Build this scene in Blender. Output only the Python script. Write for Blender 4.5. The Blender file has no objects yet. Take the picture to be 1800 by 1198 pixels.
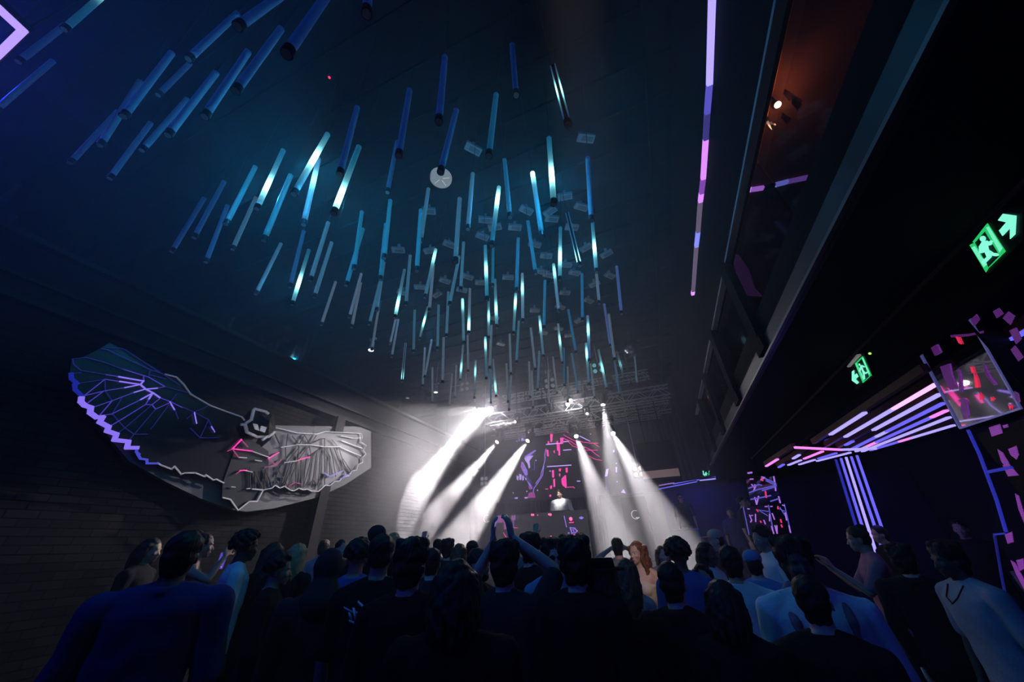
import bpy, bmesh, math, random
import numpy as np
from mathutils import Vector, Matrix, noise
random.seed(7)
np.random.seed(7)
S = bpy.context.scene
COL = S.collection
PI = math.pi

# ------------------------------------------------------------------ camera
F = 601.0                                      # focal length in pixels of the 1800 px frame
CP = np.array([0.0, 0.0, 1.68])
_y = np.array([280.0, -350.0, -F]); _y /= np.linalg.norm(_y)
_z = np.array([-40.0, 1000.0, -F]); _z = _z - _z.dot(_y) * _y; _z /= np.linalg.norm(_z)
_x = np.cross(_y, _z)
RW = np.array([_x, _y, _z])                    # camera to world
cam_d = bpy.data.cameras.new('camera'); cam = bpy.data.objects.new('camera', cam_d); COL.objects.link(cam)
cam_d.sensor_width = 36.0; cam_d.lens = F / 1800 * 36.0; cam_d.clip_start = 0.05; cam_d.clip_end = 200
mw = Matrix([list(RW[i]) + [CP[i]] for i in range(3)] + [[0, 0, 0, 1]])
cam.matrix_world = mw
S.camera = cam

# ------------------------------------------------------------------ world, colour, render settings
w = bpy.data.worlds.new('night'); S.world = w; w.use_nodes = True
w.node_tree.nodes['Background'].inputs[0].default_value = (0.0, 0.0, 0.0, 1)
w.node_tree.nodes['Background'].inputs[1].default_value = 0.0
S.view_settings.view_transform = 'Standard'; S.view_settings.look = 'None'
S.view_settings.exposure = 0.0; S.view_settings.gamma = 1.0; S.view_settings.use_curve_mapping = False
cy = S.cycles
cy.use_denoising = True; cy.use_adaptive_sampling = True; cy.adaptive_threshold = 0.03
cy.max_bounces = 4; cy.diffuse_bounces = 2; cy.glossy_bounces = 3; cy.transmission_bounces = 4
cy.volume_bounces = 1; cy.transparent_max_bounces = 8
cy.sample_clamp_indirect = 3.0; cy.sample_clamp_direct = 0.0
cy.volume_step_rate = 4.0; cy.volume_max_steps = 128
cy.caustics_reflective = False; cy.caustics_refractive = False

def ray(x, y): return RW @ np.array([x - 900.0, 600.0 - y, -F]) / F
def at_x(x, y, X): r = ray(x, y); return CP + r * (X / r[0])
def at_y(x, y, Y): r = ray(x, y); return CP + r * (Y / r[1])
def at_z(x, y, Z): r = ray(x, y); return CP + r * ((Z - CP[2]) / r[2])
def at_d(x, y, d): return CP + ray(x, y) * d

# ------------------------------------------------------------------ unseen blue fill lamps added for crowd and haze
def lamp(name, kind, loc, energy, color, target=None, size=60, blend=0.3, radius=0.06, parent=None):
    l = bpy.data.lights.new(name, kind); l.energy = energy; l.color = color
    if kind == 'AREA': l.size = radius
    else: l.shadow_soft_size = radius
    if kind == 'SPOT': l.spot_size = math.radians(size); l.spot_blend = blend
    o = bpy.data.objects.new(name, l); COL.objects.link(o); o.location = loc
    if target is not None:
        o.rotation_euler = (Vector(target) - Vector(loc)).to_track_quat('-Z', 'Y').to_euler()
    if parent is not None:
        o.parent = parent; o.matrix_parent_inverse = Matrix.Translation(-Vector(parent.location))
    return o
BLUE = (0.02, 0.06, 1.0)
lamp('blue_fill_left', 'SPOT', (-4.5, -3.0, 5.8), 240, BLUE, (-2.0, 3.5, 1.2), 80, 0.6, 0.15)
lamp('blue_fill_right', 'SPOT', (2.0, -2.5, 3.0), 60, (0.03, 0.09, 1.0), (1.6, 3.2, 1.3), 90, 0.6, 0.15)
lamp('blue_haze_left', 'POINT', (-6.0, -0.9, 6.6), 30, (0.02, 0.04, 1.0), radius=0.1)
lamp('blue_haze_right', 'POINT', (1.75, 0.4, 6.3), 7, (0.05, 0.05, 1.0), radius=0.1)

# ------------------------------------------------------------------ materials
MATS = {}
def mat(name, col, rough=0.6, metal=0.0, emit=None, es=0.0, bump=0.0, bscale=40.0, spec=0.25, vary=0.0, trans=0.0):
    if name in MATS: return MATS[name]
    m = bpy.data.materials.new(name); m.use_nodes = True; nt = m.node_tree
    b = nt.nodes['Principled BSDF']
    b.inputs['Base Color'].default_value = (*col, 1); b.inputs['Roughness'].default_value = rough
    b.inputs['Metallic'].default_value = metal; b.inputs['Specular IOR Level'].default_value = spec
    b.inputs['Transmission Weight'].default_value = trans
    if emit: b.inputs['Emission Color'].default_value = (*emit, 1); b.inputs['Emission Strength'].default_value = es
    if bump or vary:
        tc = nt.nodes.new('ShaderNodeTexCoord'); n = nt.nodes.new('ShaderNodeTexNoise')
        n.inputs['Scale'].default_value = bscale; n.inputs['Detail'].default_value = 4
        nt.links.new(tc.outputs['Object'], n.inputs['Vector'])
        if bump:
            bp = nt.nodes.new('ShaderNodeBump'); bp.inputs['Strength'].default_value = bump; bp.inputs['Distance'].default_value = 0.02
            nt.links.new(n.outputs['Fac'], bp.inputs['Height']); nt.links.new(bp.outputs['Normal'], b.inputs['Normal'])
        if vary:
            mx = nt.nodes.new('ShaderNodeMix'); mx.data_type = 'RGBA'
            mx.inputs['A'].default_value = (*[c * (1 - vary) for c in col], 1); mx.inputs['B'].default_value = (*[min(1, c * (1 + vary)) for c in col], 1)
            nt.links.new(n.outputs['Fac'], mx.inputs['Factor']); nt.links.new(mx.outputs['Result'], b.inputs['Base Color'])
    MATS[name] = m
    return m
def glow(name, col, strength):
    return mat(name, (0.02, 0.02, 0.02), 0.5, emit=col, es=strength)
black = mat('black_metal', (0.012, 0.012, 0.014), 0.45, 0.4)
dark = mat('dark_paint', (0.009, 0.009, 0.011), 0.8, spec=0.08, bump=0.2, vary=0.3, bscale=6)
darker = mat('matt_black', (0.004, 0.004, 0.005), 0.9, vary=0.3, spec=0.1)
gloss = mat('black_glass', (0.01, 0.01, 0.014), 0.06, 0.0, spec=0.9, vary=0.1)
greym = mat('grey_metal', (0.5, 0.5, 0.52), 0.4, 0.6)
chrome = mat('polished_metal', (0.6, 0.6, 0.62), 0.15, 1.0)
mirror = mat('mirror', (0.75, 0.75, 0.78), 0.03, 1.0)
timber = mat('timber', (0.16, 0.085, 0.045), 0.55, vary=0.35, bscale=14)
white_lens = glow('hot_white_lens', (1.0, 0.93, 0.97), 20)
led_violet = glow('violet_light', (0.14, 0.12, 0.85), 1.15)
led_white = glow('violet_white_light', (0.36, 0.30, 1.0), 1.4)
led_pink = glow('pink_light', (0.8, 0.22, 0.75), 1.3)
led_blue = glow('blue_light', (0.04, 0.05, 0.75), 0.45)
led_dim = glow('dim_blue_light', (0.03, 0.04, 0.55), 0.22)
led_purple = glow('purple_light', (0.55, 0.10, 0.9), 1.0)
led_mag = glow('magenta_light', (0.9, 0.03, 0.35), 1.4)
led_red = glow('red_light', (1.0, 0.05, 0.06), 1.2)
dim_grey = glow('dim_grey_line', (0.16, 0.15, 0.17), 0.5)

def brick_mat():
    m = bpy.data.materials.new('painted_brick'); m.use_nodes = True; nt = m.node_tree; b = nt.nodes['Principled BSDF']
    tc = nt.nodes.new('ShaderNodeTexCoord'); mp = nt.nodes.new('ShaderNodeMapping'); br = nt.nodes.new('ShaderNodeTexBrick')
    mp.inputs['Rotation'].default_value = (math.radians(90), 0, math.radians(90))
    nt.links.new(tc.outputs['Object'], mp.inputs['Vector']); 
    sx = nt.nodes.new('ShaderNodeSeparateXYZ'); cx = nt.nodes.new('ShaderNodeCombineXYZ')
    nt.links.new(tc.outputs['Object'], sx.inputs[0]); nt.links.new(sx.outputs['Y'], cx.inputs['X']); nt.links.new(sx.outputs['Z'], cx.inputs['Y'])
    nt.links.new(cx.outputs[0], br.inputs['Vector'])
    br.inputs['Color1'].default_value = (0.010, 0.010, 0.011, 1); br.inputs['Color2'].default_value = (0.019, 0.0185, 0.019, 1); br.inputs['Mortar'].default_value = (0.004, 0.004, 0.004, 1)
    br.inputs['Scale'].default_value = 1.0; br.inputs['Brick Width'].default_value = 0.25; br.inputs['Row Height'].default_value = 0.085; br.inputs['Mortar Size'].default_value = 0.006
    bp = nt.nodes.new('ShaderNodeBump'); bp.inputs['Strength'].default_value = 0.7; bp.inputs['Distance'].default_value = 0.02
    nt.links.new(br.outputs['Fac'], bp.inputs['Height']); bp.invert = True
    nt.links.new(bp.outputs['Normal'], b.inputs['Normal']); nt.links.new(br.outputs['Color'], b.inputs['Base Color']); b.inputs['Roughness'].default_value = 0.85; b.inputs['Specular IOR Level'].default_value = 0.06
    return m
brick = brick_mat()

# ------------------------------------------------------------------ mesh helpers
def bm_new(): return bmesh.new()
def obj(name, bm, m, parent=None, smooth=False):
    me = bpy.data.meshes.new(name); bm.to_mesh(me); bm.free()
    if smooth:
        for p in me.polygons: p.use_smooth = True
    for k in (m if isinstance(m, (list, tuple)) else [m]): me.materials.append(k)
    o = bpy.data.objects.new(name, me); COL.objects.link(o)
    if parent is not None: o.parent = parent; o.matrix_parent_inverse = Matrix.Translation(parent.location).inverted() if parent.parent is None and parent.type == 'EMPTY' else Matrix()
    return o
def tag(o, label, cat, group=None, kind=None):
    o['label'] = label; o['category'] = cat
    if group: o['group'] = group
    if kind: o['kind'] = kind
    return o
def thing(name, label, cat, loc=(0, 0, 0), group=None):
    o = bpy.data.objects.new(name, None); COL.objects.link(o); o.location = loc; o.empty_display_size = 0.1
    return tag(o, label, cat, group)
def struct(name, bm, m, label=None):
    o = obj(name, bm, m); o['kind'] = 'structure'
    if label: o['label'] = label
    return o
def box(bm, c, s, rot=None, mi=0):
    M = Matrix.Translation(Vector([float(v) for v in c]))
    if rot is not None: M = M @ rot.to_4x4()
    M = M @ Matrix.Diagonal((s[0], s[1], s[2], 1))
    r = bmesh.ops.create_cube(bm, size=1.0, matrix=M)
    if mi:
        for v in r['verts']:
            for f in v.link_faces: f.material_index = mi
    return r
def box2(bm, a, b, mi=0):
    return box(bm, [(a[i] + b[i]) / 2 for i in range(3)], [abs(b[i] - a[i]) for i in range(3)], None, mi)
def bar(bm, p, q, w, h=None, mi=0, ext=0.0, up=(0, 0, 1)):
    p = Vector([float(v) for v in p]); q = Vector([float(v) for v in q]); d = q - p; L = d.length
    if L < 1e-6: return
    d.normalize(); u = Vector(up)
    if abs(d.dot(u)) > 0.98: u = Vector((1, 0, 0))
    s = d.cross(u).normalized(); u = s.cross(d)
    R = Matrix((s, d, u)).transposed()
    box(bm, (p + q) / 2, (w, L + 2 * ext, h or w), R, mi)
def cyl(bm, p, q, r, r2=None, seg=12, cap=True, mi=0):
    p = Vector([float(v) for v in p]); q = Vector([float(v) for v in q]); d = q - p
    if d.length < 1e-6: return
    M = Matrix.Translation((p + q) / 2) @ d.to_track_quat('Z', 'Y').to_matrix().to_4x4()
    g = bmesh.ops.create_cone(bm, cap_ends=cap, segments=seg, radius1=r, radius2=r if r2 is None else r2, depth=d.length, matrix=M)
    if mi:
        for v in g['verts']:
            for f in v.link_faces: f.material_index = mi
def ball(bm, c, r, seg=12, rings=8, scale=(1, 1, 1)):
    M = Matrix.Translation(Vector([float(v) for v in c])) @ Matrix.Diagonal((scale[0], scale[1], scale[2], 1))
    return bmesh.ops.create_uvsphere(bm, u_segments=seg, v_segments=rings, radius=r, matrix=M)
def prism(bm, pts, nrm, t, mi=0):
    n = Vector(nrm) * t
    a = [bm.verts.new(Vector([float(c) for c in p])) for p in pts]; b = [bm.verts.new(v.co + n) for v in a]
    fs = []
    try:
        fs.append(bm.faces.new(a)); fs.append(bm.faces.new(b[::-1]))
    except ValueError: pass
    k = len(a)
    for i in range(k): fs.append(bm.faces.new((a[i], b[i], b[(i + 1) % k], a[(i + 1) % k])))
    for f in fs: f.material_index = mi
def line(bm, pts, w, mi=0, up=(0, 0, 1)):
    for p, q in zip(pts[:-1], pts[1:]): bar(bm, p, q, w, w, mi, ext=w * 0.3, up=up)

# ------------------------------------------------------------------ the room shell
CEIL = 7.2
b = bm_new(); box2(b, (-9, -4, -0.2), (8, 15, 0)); 
floor_m = mat('club_floor', (0.02, 0.02, 0.022), 0.35, vary=0.4, bump=0.1, bscale=3)
struct('floor', b, floor_m)
b = bm_new(); box2(b, (-9, -4, CEIL), (1.5, 15, CEIL + 0.2))
y = -3.5
while y < 14.5:                                  # ribs of the metal deck ceiling
    box2(b, (-8.9, y, CEIL - 0.06), (1.4, y + 0.06, CEIL)); y += 0.55
box2(b, (1.05, -3.9, CEIL - 0.22), (1.13, 14.8, CEIL - 0.1))
ceil_m = mat('ceiling_paint', (0.006, 0.006, 0.008), 0.8, vary=0.4, bscale=2, bump=0.3, spec=0.08)
struct('ceiling', b, ceil_m)
b = bm_new(); box2(b, (-6.7, -4, 0), (-6.5, 15, 4.4))
struct('wall_left', b, brick)
b = bm_new(); box2(b, (-6.9, -4, 4.4), (-6.52, 15, 5.15))
struct('wall_left_band', b, dark)
b = bm_new(); box2(b, (-6.9, -4, 5.15), (-6.62, 15, CEIL))
struct('wall_left_glass', b, gloss)
b = bm_new()
box2(b, (-6.62, -4, 5.08), (-6.40, 14, 5.15)); box2(b, (-6.52, -4, 4.33), (-6.40, 14, 4.40)); box2(b, (-6.52, -4, 4.62), (-6.46, 14, 4.66))
tr_m = mat('painted_trim', (0.022, 0.020, 0.022), 0.7, spec=0.1, vary=0.2)
struct('trim_1', b, tr_m)
b = bm_new(); box2(b, (-6.5, 5.5, 0), (-6.33, 5.72, 4.33)); box2(b, (-6.5, 12.2, 0), (-6.33, 12.4, 4.33)); box2(b, (-6.5, -0.2, 0), (-6.33, 0.0, 4.33))
struct('wall_left_pier', b, tr_m)
b = bm_new(); box2(b, (-9, 14.0, 0), (8, 14.2, CEIL)); struct('wall_far', b, dark)
b = bm_new(); box2(b, (-9, -4.2, 0), (8, -4.0, CEIL)); struct('wall_near', b, darker)
b = bm_new(); box2(b, (5.6, -4, 0), (5.8, 14, CEIL))
wall_r = mat('navy_wall', (0.02, 0.02, 0.05), 0.75, vary=0.5, bscale=1.2); struct('wall_right', b, wall_r)

# balcony on the right: slab, face beam, upper wall
b = bm_new(); box2(b, (1.42, -4, 3.36), (5.6, 14, 3.5)); struct('ceiling_under_balcony', b, darker)
b = bm_new(); box2(b, (1.38, -4, 3.33), (1.44, 10.6, 3.50))
fascia = mat('fascia_paint', (0.022, 0.021, 0.027), 0.5, vary=0.15, bscale=3); struct('balcony_fascia', b, fascia)
b = bm_new(); box2(b, (1.385, -4, 3.5), (1.44, 10.6, 3.74)); struct('balcony_kick_rail', b, darker)
b = bm_new(); box2(b, (1.36, -4, 3.315), (1.39, 10.6, 3.34)); struct('balcony_lip', b, mat('brown_edge', (0.12, 0.095, 0.09), 0.4))  # narrow strip in a lighter brown
b = bm_new(); box2(b, (1.40, -4, 4.55), (1.45, 14, CEIL)); struct('wall_upper_bulkhead', b, darker)
b = bm_new(); box2(b, (1.6, -4, 6.2), (5.6, 14, 6.3)); struct('ceiling_upstairs', b, mat('rust_wall', (0.22, 0.09, 0.06), 0.8, vary=0.3, bscale=2))
b = bm_new(); box2(b, (3.6, 1.0, 3.5), (3.7, 13.9, 6.2)); struct('wall_upstairs', b, mat('rust_wall', (0.22, 0.09, 0.06), 0.8, vary=0.3, bscale=2))
b = bm_new()
box2(b, (2.3, -4, 2.98), (2.36, 10.4, 3.36)); struct('bulkhead_side_bar', b, darker)
b = bm_new(); box2(b, (2.285, -4, 3.335), (2.305, 10.4, 3.36)); struct('trim_2', b, mat('brown_edge', (0.12, 0.095, 0.09), 0.4))

# ------------------------------------------------------------------ hanging light tubes
def tube_mat():
    m = bpy.data.materials.new('opal_tube'); m.use_nodes = True; nt = m.node_tree; b = nt.nodes['Principled BSDF']
    N = nt.nodes.new; Lk = nt.links.new
    def attr(n):
        a = N('ShaderNodeAttribute'); a.attribute_type = 'OBJECT'; a.attribute_name = n; return a
    tc = N('ShaderNodeTexCoord'); sx = N('ShaderNodeSeparateXYZ'); Lk(tc.outputs['Object'], sx.inputs[0])
    def mt(op, a, bb):
        x = N('ShaderNodeMath'); x.operation = op
        for i, v in enumerate((a, bb)):
            if v is None: continue
            if isinstance(v, (int, float)): x.inputs[i].default_value = v
            else: Lk(v, x.inputs[i])
        return x.outputs[0]
    d = mt('SUBTRACT', sx.outputs['Z'], attr('pulse_at').outputs['Fac'])
    q = mt('DIVIDE', d, 0.11); q = mt('MULTIPLY', q, q); q = mt('MULTIPLY', q, -1.0)
    g = mt('POWER', 2.718, q); g = mt('MULTIPLY', g, attr('pulse').outputs['Fac'])
    q2 = mt('DIVIDE', d, 0.28); q2 = mt('MULTIPLY', q2, q2); q2 = mt('MULTIPLY', q2, -1.0)
    g2 = mt('POWER', 2.718, q2); g2 = mt('MULTIPLY', g2, attr('pulse').outputs['Fac']); g2 = mt('MULTIPLY', g2, 0.07)
    gg = mt('ADD', g, g2)
    v1 = N('ShaderNodeVectorMath'); v1.operation = 'SCALE'; v1.inputs[0].default_value = (0.30, 0.92, 0.95); Lk(gg, v1.inputs['Scale'])
    v2 = N('ShaderNodeVectorMath'); v2.operation = 'ADD'; Lk(v1.outputs[0], v2.inputs[0]); Lk(attr('tint').outputs['Vector'], v2.inputs[1])
    Lk(v2.outputs[0], b.inputs['Emission Color']); b.inputs['Emission Strength'].default_value = 1.0
    b.inputs['Base Color'].default_value = (0.25, 0.26, 0.28, 1); b.inputs['Roughness'].default_value = 0.3
    return m
opal = tube_mat()
cap_m = mat('black_cap', (0.015, 0.015, 0.018), 0.4)
capend_m = mat('pale_cap_end', (0.55, 0.42, 0.40), 0.5)
TR = 0.0265
b = bm_new()
for k in range(12): cyl(b, (0, 0, k / 12), (0, 0, (k + 1) / 12), TR, seg=14, cap=(k in (0, 11)))
bmesh.ops.remove_doubles(b, verts=b.verts, dist=1e-5)
_o = obj('tube', b, opal, smooth=True); me_tube = _o.data; bpy.data.objects.remove(_o)
b = bm_new()
for sx_ in (-1, 1): box(b, (sx_ * 0.021, 0, 0.5), (0.012, 0.03, 1.0))
_o = obj('light_strip', b, opal); me_strip = _o.data; bpy.data.objects.remove(_o)
b = bm_new(); cyl(b, (0, 0, 0), (0, 0, 1), 0.018, seg=8); box(b, (0, 0, 0.5), (0.055, 0.012, 1.0))
_o = obj('core', b, cap_m); me_core = _o.data; bpy.data.objects.remove(_o)
b = bm_new(); cyl(b, (0, 0, -0.055), (0, 0, 0.004), 0.031, seg=14); cyl(b, (0, 0, -0.058), (0, 0, -0.0545), 0.024, seg=14, mi=1)
_o = obj('end_cap', b, [cap_m, capend_m]); me_cap = _o.data; bpy.data.objects.remove(_o)
b = bm_new(); cyl(b, (0, 0, 0), (0, 0, 1), 0.003, seg=5)
_o = obj('suspension_cord', b, cap_m); me_cord = _o.data; bpy.data.objects.remove(_o)
TINT = {'B': (0.001, 0.009, 0.065), 'T': (0.002, 0.065, 0.11), 'G': (0.022, 0.06, 0.08), 'P': (0.03, 0.035, 0.14), 'D': (0.001, 0.005, 0.05), 'S': (0.055, 0.065, 0.075), 'C': (0.002, 0.04, 0.09)}  # grey tints put haze light on the tubes into their emission
# foot x, foot y, top x, top y, tint, pulse place from the foot, pulse strength, clear profile
TUBES = [
(128,282,207,197,'B'),(197,309,265,217,'B'),(180,250,247,144,'D'),(222,199,302,94,'B'),(254,260,329,175,'B'),(300,232,380,129,'B'),
(282,164,334,112,'B'),(336,100,417,25,'B'),(364,199,436,92,'B'),(419,154,494,52,'B'),(424,43,520,-25,'B'),(509,88,585,-22,'B'),
(-3,190,93,108,'B'),(38,105,115,45,'B'),(118,48,190,-15,'C',.8,.5),(645,18,652,-90,'B'),
(305,438,359,349,'D'),(344,413,394,320,'B'),(364,456,400,362,'B'),(400,389,449,294,'T'),(411,434,450,348,'G'),(454,362,498,265,'T',.32,6),
(466,417,511,309,'T'),(520,336,576,237,'T',.52,8),(535,389,560,280,'G',.62,2.2),(589,369,631,259,'T',.17,8),(599,300,628,190,'B'),(511,500,534,407,'B'),
(452,513,494,429,'G'),(515,531,543,440,'T',.33,6),(547,488,577,392,'G'),(554,518,583,427,'G'),(566,568,590,496,'S'),(610,497,638,403,'T'),
(623,468,636,373,'T'),(615,555,635,482,'S'),(619,572,634,498,'S'),(650,567,669,492,'G'),(676,449,686,353,'T'),(669,487,678,395,'T'),
(663,542,675,462,'G'),(654,612,665,545,'S'),(695,555,711,475,'G',.22,4.5),(714,532,721,450,'G'),(733,471,740,370,'T'),(740,421,753,333,'G'),
(748,519,766,439,'G',.8,2.6),(755,543,762,466,'S'),(738,594,752,540,'G',.5,6),(801,455,808,350,'G'),(810,506,815,427,'G'),(791,532,807,452,'G'),
(785,588,788,514,'G'),(865,427,877,330,'T',.74,7),(866,500,867,430,'T'),(856,523,853,433,'T',.5,3.2),(824,583,826,508,'S',.12,4),(815,601,813,526,'G',.85,2.5),
(859,592,859,525,'G',.5,3),(873,572,870,492,'G',.33,3),(702,268,720,160,'B'),(682,334,698,250,'B'),(776,297,802,195,'B'),(772,208,782,102,'B'),
(860,268,872,168,'C'),(823,398,831,306,'G'),(896,377,887,282,'C'),(907,163,900,80,'D'),(997,214,972,117,'D',.5,5,1),(973,353,965,244,'T',.35,7),
(952,410,936,305,'T',.96,4.5),(1039,382,1033,278,'B'),(941,477,928,390,'C'),(984,488,985,401,'T',.38,6),(1018,463,997,375,'C',.08,3,1),(1048,474,1041,388,'T',.4,5),
(1053,530,1046,455,'S'),(908,508,911,420,'C'),(903,584,907,510,'G',.66,4.5),(919,562,918,482,'S',.64,2.6),(956,574,958,494,'C'),(982,545,973,465,'S',.8,2.2),
(1024,560,1023,482,'C'),(1092,548,1084,469,'P'),(908,635,912,565,'G'),(898,656,896,588,'S'),(941,648,933,577,'S'),(955,625,948,556,'G',.72,2.6),
(988,637,981,570,'S',.55,2.6),(1012,618,999,545,'C'),(1036,632,1033,556,'P',.66,3.4),(1035,674,1030,604,'G',.72,4),(1073,606,1062,535,'P'),(1080,630,1070,553,'S'),
(1097,665,1084,618,'C',.5,2,1),(1089,694,1080,634,'C'),(1120,674,1115,623,'G'),(1066,682,1052,615,'G',.5,2),(1045,698,1038,640,'G'),(1016,688,1005,622,'C'),
(992,676,991,612,'C'),(998,705,998,645,'S'),(979,690,972,628,'S'),(945,684,948,618,'G'),(965,710,964,651,'S'),(937,715,935,653,'S'),
(932,697,930,636,'S'),(893,705,890,640,'S'),(895,719,899,655,'S'),(872,695,867,632,'S',.2,2.6),(863,707,862,648,'T'),(861,645,864,573,'S'),
(855,664,853,593,'G',.8,3),(809,667,814,607,'S',.32,2.4),(823,651,822,590,'S'),(834,698,836,635,'S',.68,2.2),(834,723,835,674,'S'),(790,712,795,658,'S'),
(778,670,780,594,'S'),(743,677,747,612,'S'),(747,661,759,598,'S'),(769,611,771,537,'G'),(727,616,729,546,'G'),(707,668,713,604,'S',.08,2.4,1),
(686,603,699,545,'S'),(689,625,700,562,'S'),(760,707,760,647,'S'),(800,698,802,643,'S')]
TW = {'B': 'dim blue', 'D': 'near-black blue', 'T': 'teal', 'C': 'deep teal', 'G': 'grey-teal', 'S': 'pale grey', 'P': 'violet-blue'}
def place_words(x, y):
    v = 'top edge' if y < 110 else 'upper band' if y < 270 else 'band above middle' if y < 400 else 'middle band' if y < 520 else 'band below middle' if y < 625 else 'lowest band'
    h = 'far left' if x < 300 else 'left' if x < 520 else 'left of centre' if x < 720 else 'near centre' if x < 820 else 'centre' if x < 900 else 'centre right' if x < 960 else 'right of centre' if x < 1030 else 'right side'
    return v, h
tube_rows = []
for T in TUBES:
    xb, yb, xt, yt, k = T[:5]; pu = T[5] if len(T) > 5 else 0.0; st = T[6] if len(T) > 6 else 0.0; clear = len(T) > 7
    rb, rt = ray(xb, yb), ray(xt, yt)
    s_, t_ = np.linalg.lstsq(np.stack([rt, -rb], 1), np.array([0, 0, 1.0]), rcond=None)[0]
    if CP[2] + s_ * rt[2] > 6.9: kk = (6.9 - CP[2]) / (s_ * rt[2]); s_ *= kk; t_ *= kk
    P = CP + t_ * rb; Q = CP + s_ * rt
    g = 'plain' if not st else ('glowing near its top' if pu > .65 else 'glowing near its foot' if pu < .35 else 'glowing at mid-length')
    if clear: g = 'of twin thin lines'
    v, h = place_words(xb, yb)
    tube_rows.append([P, Q, k, pu, st, clear, (TW[k], g, v, h), xb])
from collections import defaultdict
_cells = defaultdict(list)
for i, r in enumerate(tube_rows): _cells[r[6]].append(i)
ORD = ['leftmost', 'second from left', 'third from left', 'fourth from left', 'fifth from left', 'sixth from left', 'seventh from left', 'eighth from left', 'ninth from left']
for key, ids in _cells.items():
    ids.sort(key=lambda i: tube_rows[i][7])
    for n_, i in enumerate(ids):
        a, g, v, h = key
        g2 = '' if g == 'plain' else ' ' + g
        tube_rows[i].append('%s hanging tube%s, %s, %s%s' % (a, g2, v, h, '' if len(ids) == 1 else ', ' + ORD[n_]))
for P, Q, k, pu, st, clear, key, _xx, lab in tube_rows:
    d = Vector(Q) - Vector(P); L = d.length
    r = bpy.data.objects.new('hanging_light_tube', None); COL.objects.link(r); r.empty_display_size = 0.05
    cr = Vector(ray(900, 600)); sd = d.cross(Vector(P) - Vector(CP)).normalized(); up = d.normalized(); fw = up.cross(sd)
    R = Matrix((sd, fw, up)).transposed().to_4x4()
    r.matrix_world = Matrix.Translation(Vector(P)) @ R
    lab = ' '.join(lab.replace(',', ' ,').split()).replace(' ,', ',')
    tag(r, lab, 'light', 'light tubes hanging from the ceiling')
    t = bpy.data.objects.new('light_strip' if clear else 'tube', me_strip if clear else me_tube); COL.objects.link(t); t.parent = r; t.scale = (1, 1, L)
    t['pulse_at'] = float(pu); t['pulse'] = float(st); t['tint'] = list(TINT[k])
    if clear:
        c = bpy.data.objects.new('core', me_core); COL.objects.link(c); c.parent = r; c.scale = (1, 1, L)
    if st >= 4.5: lamp('tube_glow', 'POINT', (0.0, -0.06, L * pu), st * (3.6 if st > 5 else 0.8), (0.004, 0.25, 0.60), radius=0.02).parent = r
    c = bpy.data.objects.new('end_cap', me_cap); COL.objects.link(c); c.parent = r
    c = bpy.data.objects.new('suspension_cord', me_cord); COL.objects.link(c); c.parent = r; c.location = (0, 0, L); c.scale = (1, 1, max(0.03, (CEIL - Q[2]) / up.z))

# small driver plates, round lens and sensors on the ceiling
b = bm_new(); box(b, (0, 0, 0), (0.26, 0.13, 0.05)); box(b, (0, 0, .087), (0.05, 0.05, 0.126)); _o = obj('housing', b, mat('driver_tan', (0.55, 0.46, 0.44), 0.6)); me_drv = _o.data; bpy.data.objects.remove(_o)
b = bm_new(); box(b, (0.02, 0, -0.028), (0.17, 0.07, 0.008)); _o = obj('terminal', b, mat('driver_dark', (0.30, 0.24, 0.22), 0.5)); me_drt = _o.data; bpy.data.objects.remove(_o)
PL = [(993,346),(1022,364),(967,372),(970,385),(1030,243),(848,416),(853,387),(756,441),(790,430),(753,371),(832,262),(940,430),(960,450),(995,466),(1030,436),(1066,447),(1005,400),(952,478),(893,488),(782,494),(768,518),(738,505),(822,487),(845,497),(965,484),(1072,485),(993,515),(1035,529),(985,540),(1018,564),(940,546),(1010,480),(905,400),(955,585),(982,578),(870,400),(1045,500),(812,510),(880,605),(700,440),(708,515),(1000,590),(925,370),(868,560)]
_pc = defaultdict(list)
for px, py in PL: _pc[place_words(px, py)].append((px, py))
for i, (px, py) in enumerate(PL):
    key = place_words(px, py); grp_ = sorted(_pc[key]); odn = '' if len(grp_) == 1 else ', ' + ORD[grp_.index((px, py))]
    p = at_z(px, py, 7.05)
    r = bpy.data.objects.new('driver_box', None); COL.objects.link(r); r.location = p; r.rotation_euler = (0, 0, random.choice([0.5, 0.7, 0.2, -0.3, 0.9]))
    tag(r, 'tan driver box under the ceiling, %s, %s%s' % (key[0], key[1], odn), 'driver box', 'tan driver boxes under the ceiling')
    for nm, me_ in (('housing', me_drv), ('terminal', me_drt)):
        c = bpy.data.objects.new(nm, me_); COL.objects.link(c); c.parent = r
    b = None
p = at_z(775, 314, 6.5)
t = thing('ceiling_lens', 'round pale grey lens disc hanging under the ceiling below a blue tube', 'ceiling light', p)
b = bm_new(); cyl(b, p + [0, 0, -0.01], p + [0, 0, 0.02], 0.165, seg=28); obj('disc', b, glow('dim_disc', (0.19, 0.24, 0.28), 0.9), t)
b = bm_new(); cyl(b, p + [0, 0, 0.02], p + [0, 0, CEIL - p[2]], 0.02); obj('stem', b, black, t)
b = bm_new()
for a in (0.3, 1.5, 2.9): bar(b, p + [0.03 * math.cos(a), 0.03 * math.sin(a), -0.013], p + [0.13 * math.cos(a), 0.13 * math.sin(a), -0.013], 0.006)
obj('painted_glint', b, glow('glint_glow', (0.6, 0.65, 0.7), 0.8), t)  # glints on the disc drawn as glowing bars
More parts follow.
